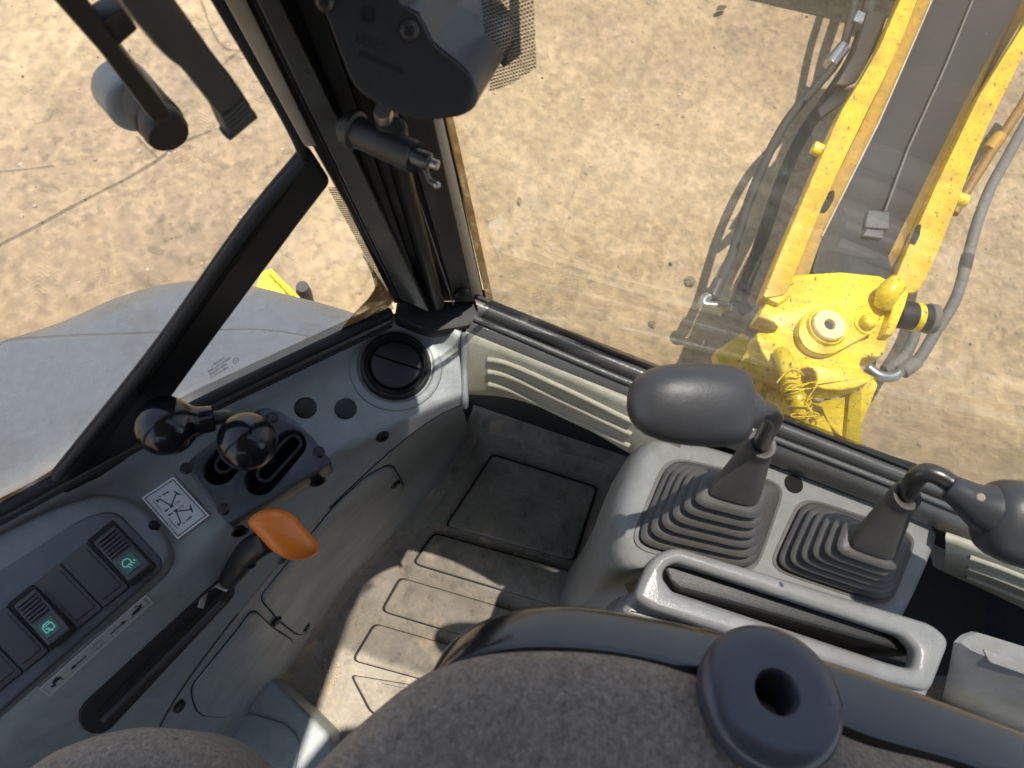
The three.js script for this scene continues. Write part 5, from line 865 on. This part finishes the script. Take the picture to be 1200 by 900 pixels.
// ------------------------------------------------------------------ swing bracket with kingpin
{
  const y = -0.10, up = V(0, 1, 0), o = thing('swing_bracket', 'bright yellow swing bracket with kingpin and notched round plate', 'swing bracket', atY(965, 385, -0.6));
  const P = (a, h = y) => a.map(([x, yy]) => atY(x, yy, h));
  const arc = (cx, cy, rx, ry, a0, a1, k) => Array.from({ length: k + 1 }, (_, i) => { const a = lerp(a0, a1, i / k); return [cx + rx * Math.cos(a), cy + ry * Math.sin(a)]; });
  const plate = [[900, 352], [893, 363], [889, 371], [899, 374], [908, 378], [912, 383], [908, 389], [899, 390], [888, 389], [887, 396], [893, 412], [903, 427], [916, 440], [930, 449], [936, 451], [935, 440], [939, 432], [948, 430], [956, 435], [958, 444], [955, 452], [968, 456], [985, 457], [1003, 454], [1018, 448], [1026, 442], [1014, 436], [1008, 428], [1010, 420], [1020, 417], [1030, 418], [1036, 416], [1041, 400], [1050, 376], [1057, 354], [1056, 335], [1030, 322], [985, 318], [930, 322], [912, 336]];
  part('top_plate', slab(P(plate), up, 0.065, { bevel: 0.005, r: 0.004, bseg: 3 }), M.yellow, o);
  part('ear', slab(P([[1040, 336], [1046, 327], [1060, 326], [1068, 334], [1062, 358], [1048, 392], [1036, 392], [1046, 362]], y + 0.03), up, 0.10, { bevel: 0.008, r: 0.008, bseg: 3 }), M.yellow, o);
  part('ear', slab(P([[900, 350], [908, 334], [922, 326], [934, 330], [928, 346], [914, 356]], y + 0.02), up, 0.06, { bevel: 0.006, r: 0.006 }), M.yellow, o);
  part('boom_knuckle', tube([atY(1034, 360, y + 0.01), atY(1042, 342, y + 0.04), atY(1052, 332, y + 0.045)], [0.022, 0.028, 0.025], { seg: 20, n: 12 }), M.yellow, o);
  // keeper plate, pin and bolt
  const th = -0.17, tw = 1.229, kp = [...arc(967, 387, 31, 28, th + tw, th - tw + 2 * Math.PI, 22), ...arc(1013, 379, 15, 13.5, th - tw, th + tw, 10)];
  const k = part('keeper_plate', slab(P(kp, y + 0.026), up, 0.026, { bevel: 0.0025, r: 0, bseg: 2 }), M.yellow, o);
  const c = atY(968, 384, y + 0.026), R = sizeAt(c, 19.5);
  part('kingpin', lathe([[0, 0.010], [R * 0.30, 0.010], [R * 0.36, 0.019], [R * 0.94, 0.020], [R, 0.016], [R, 0]], c, up, { seg: 48 }), mat({ color: lin(0.80, 0.66, 0.32), roughness: 0.35 }), o);
  part('pin_ring', lathe([[R, 0], [R * 1.04, 0.007], [R * 1.16, 0.008], [R * 1.24, 0.0]], c, up, { seg: 48 }), M.yellow, o);
  part('grease_hole', lathe([[0, 0.0105], [R * 0.3, 0.0105]], c, up, { seg: 24 }), M.darkSteel, o);
  const b = atY(1014, 380, y + 0.026), r = sizeAt(b, 14); part('washer', lathe([[0, 0.004], [r * 0.95, 0.004], [r, 0.0025], [r, 0]], b, up, { seg: 32 }), M.yellow, o);
  part('bolt', [hexNut(b.clone().setY(b.y + 0.003), up, r * 0.68, 0.022), lathe([[0, 0.004], [r * 0.5, 0.003], [r * 0.62, 0]], b.clone().setY(b.y + 0.025), up, { seg: 24 })], M.yellow, o);
  // lower body
  part('lower_plate', slab(P([[838, 352 + 60], [872, 388], [905, 430], [960, 470], [1004, 462], [1022, 440], [1030, 450], [1002, 520], [985, 560], [930, 560], [868, 478], [846, 440]], -0.36), up, 0.04, { bevel: 0.006, r: 0.01 }), M.yellow, o);
  part('kingpost_tube', lathe([[0.10, -0.74], [0.10, -0.16]], atY(968, 384, y).setY(0), up, { seg: 32 }), M.yellow, o);
  part('side_web', slab([[1004, 458], [1016, 454], [1002, 515], [985, 522]].map(([x, yy], i) => atY(x, yy, [-0.15, -0.15, -0.34, -0.34][i])), V(0.3, 0.6, 0.7), 0.02, { bevel: 0.002 }), M.yellow, o);
  part('side_web', slab([[884, 396], [905, 430], [884, 470], [858, 440]].map(([x, yy], i) => atY(x, yy, [-0.15, -0.15, -0.36, -0.36][i])), V(-0.3, 0.6, 0.7), 0.02, { bevel: 0.002 }), M.yellow, o);
  part('front_web', slab([[905, 456], [965, 476], [985, 530], [888, 500]].map(([x, yy], i) => atY(x, yy, [-0.30, -0.30, -0.33, -0.33][i])), V(0, 1, 0.2), 0.03, { bevel: 0.004 }), M.yellow, o);
  // rail below: carries the bracket
  part('carriage', box(0.62, -0.55, -0.80, 0.75, 0.38, 0.18), M.machineGrey, o);
  // yellow hose with wire wound round it
  const h = [atY(916, 415, -0.085), atY(921, 428, -0.055), atY(929, 454, -0.045), atY(937, 478, -0.05), atY(945, 505, -0.09), atY(948, 530, -0.2)];
  const w = thing('grease_hose', 'yellow hose with loose yellow wire wound round it before the bracket', 'hose', h[0].clone());
  part('hose', tube(h, [0.020, 0.021, 0.021, 0.022, 0.021, 0.02], { seg: 18, n: 40 }), M.yellow, w);
  const hc = new THREE.CatmullRomCurve3(h), wire = [];
  for (let i = 0; i <= 150; i++) { const t = lerp(0.30, 0.78, i / 150) + 0.012 * Math.sin(i * 1.7), a = i * 0.52 + 0.7 * Math.sin(i * 0.23), p = hc.getPoint(t), tn = hc.getTangent(t), u = V(1, 0, 0).addScaledVector(tn, -tn.x).normalize(), v = new THREE.Vector3().crossVectors(tn, u), q = 0.0245 + 0.004 * Math.sin(i * 0.9) + (i % 37 === 0 ? 0.012 : 0); wire.push(p.addScaledVector(u, Math.cos(a) * q).addScaledVector(v, Math.sin(a) * q)); }
  part('wire', tube(wire, 0.0022, { seg: 6, n: 420 }), M.yellow, w);
  for (let k2 = 0; k2 < 5; k2++) { const s = hc.getPoint(0.3 + k2 * 0.1), p = [s]; for (let i = 1; i < 6; i++) p.push(s.clone().add(V(rr(-0.045, 0.045), rr(0.01, 0.03), rr(-0.03, 0.04)))); part('wire_end', tube(p, 0.0018, { seg: 6, n: 30 }), M.yellow, w); }
}
// ------------------------------------------------------------------ hydraulic hoses and fittings
{
  const H = (a) => a.map(([x, y, h]) => atY(x, y, -0.50 + 0.20 * h)), hy = (h) => -0.50 + 0.20 * h;
  const hose = (label, pts, r, m) => { const o = thing('hydraulic_hose', label, 'hose', H(pts)[0]); part('hose', tube(H(pts), r, { seg: 16, n: 60 }), m, o); return o; };
  let o = hose('left outer grey black hydraulic hose ending in a steel elbow', [[1060, -180, .36], [1010, -40, .36], [984, 66, .27], [956, 102, .2], [925, 138, .14], [898, 186, .07], [876, 240, .0], [853, 312, -.10], [833, 350, -.16]], 0.0155, M.hose);
  part('ferrule', tube(H([[843, 330, -.13], [834, 348, -.155]]), 0.0205, { seg: 18, smooth: false, n: 2 }), M.darkSteel, o);
  part('elbow', tube(H([[836, 346, -.155], [826, 350, -.16], [824, 356, -.165], [836, 358, -.165], [856, 361, -.165]]), 0.015, { seg: 16, n: 24 }), M.steel, o);
  let n0 = atY(1004, 26, hy(.31)), ax = atY(990, 54, hy(.28)).sub(n0).normalize(); part('hex_nut', hexNut(n0.addScaledVector(ax, -0.02), ax, 0.034, 0.055), M.steel, o);
  n0 = atY(988, 56, hy(.28)); part('ferrule', tube([n0, atY(972, 76, hy(.25))], 0.024, { seg: 18, smooth: false, n: 2 }), M.steel, o);
  o = hose('left inner thick hydraulic hose running beside the boom to the bracket', [[1085, -180, .34], [1030, -40, .34], [1002, 62, .24], [972, 112, .17], [940, 160, .10], [916, 212, .04], [897, 268, -.04], [880, 318, -.12], [868, 352, -.18], [875, 366, -.2]], 0.021, M.hose);
  part('ferrule', tube(H([[872, 338, -.15], [864, 356, -.18]]), 0.025, { seg: 18, smooth: false, n: 2 }), M.darkSteel, o);
  o = thing('hose_bracket', 'dark brown steel hose bracket left of the boom near the top edge', 'bracket', atY(1015, 60, -0.1));
  part('plate', slab([[1018, 10], [1040, 18], [1030, 50], [1006, 92], [990, 100], [980, 98], [1002, 62]].map(([x, y]) => atY(x, y, -0.1)), V(0, 1, 0), 0.02, { bevel: 0.003 }), M.brownBar, o);
  part('link', slab([[985, 102], [996, 106], [990, 118], [962, 138], [958, 128]].map(([x, y]) => atY(x, y, -0.12)), V(0, 1, 0), 0.02, { bevel: 0.003 }), M.guard, o);
  o = hose('right grey hydraulic hose curving down beside the boom to the bracket', [[1260, 60, .50], [1205, 140, .40], [1180, 185, .34], [1160, 222, .27], [1144, 265, .20], [1132, 310, .12], [1120, 350, .04], [1096, 390, -.03], [1070, 428, -.09], [1052, 436, -.12]], 0.0175, M.hoseGrey);
  part('ferrule', tube(H([[1074, 424, -.085], [1058, 436, -.115]]), 0.022, { seg: 18, smooth: false, n: 2 }), M.hoseGrey, o);
  part('clamp_band', tube(H([[1134, 300, .135], [1130, 316, .11]]), 0.0195, { seg: 18, smooth: false, n: 2 }), M.hose, o);
  part('elbow', tube(H([[1056, 435, -.115], [1044, 442, -.13], [1030, 440, -.13], [1016, 430, -.13]]), 0.016, { seg: 16, n: 20 }), M.steel, o);
  o = hose('short dark hydraulic hose from the swing cylinder down to the elbow', [[1074, 380, -.13], [1070, 398, -.15], [1062, 414, -.17], [1048, 428, -.18], [1036, 434, -.18]], 0.017, M.hoseGrey);
  o = thing('boom_pipe', 'yellow brown steel pipe with collars right of the boom', 'pipe', atY(1190, 120, -0.05));
  part('pipe', tube(H([[1225, 60, .42], [1205, 110, .36], [1186, 142, .30], [1166, 172, .24], [1148, 200, .18], [1134, 222, .12], [1118, 250, 0.02]]), 0.016, { seg: 14, n: 40 }), mat({ color: lin(0.30, 0.17, 0.04), roughness: 0.5, map: soilDark }), o);
  part('collar', tube(H([[1172, 160, .26], [1158, 176, .22]]), 0.023, { seg: 16, smooth: false, n: 2 }), mat({ color: lin(0.42, 0.24, 0.03), roughness: 0.5 }), o);
  o = thing('swing_cylinder', 'grey swing cylinder end with yellow band right of the bracket', 'hydraulic cylinder', atY(1070, 370, -.13));
  const a = atY(1052, 368, -.14), b = atY(1092, 374, -.14); part('barrel', tube([a, b], 0.036, { seg: 28, smooth: false, n: 2 }), M.guard, o);
  part('band', tube([a.clone().lerp(b, .45), a.clone().lerp(b, .62)], 0.0375, { seg: 28, smooth: false, n: 2 }), M.yellow, o);
  part('end_cap', tube([a.clone().lerp(b, .88), a.clone().lerp(b, 1.05)], 0.039, { seg: 28, smooth: false, n: 2 }), M.hoseGrey, o);
}
renderer.render(scene, camera);
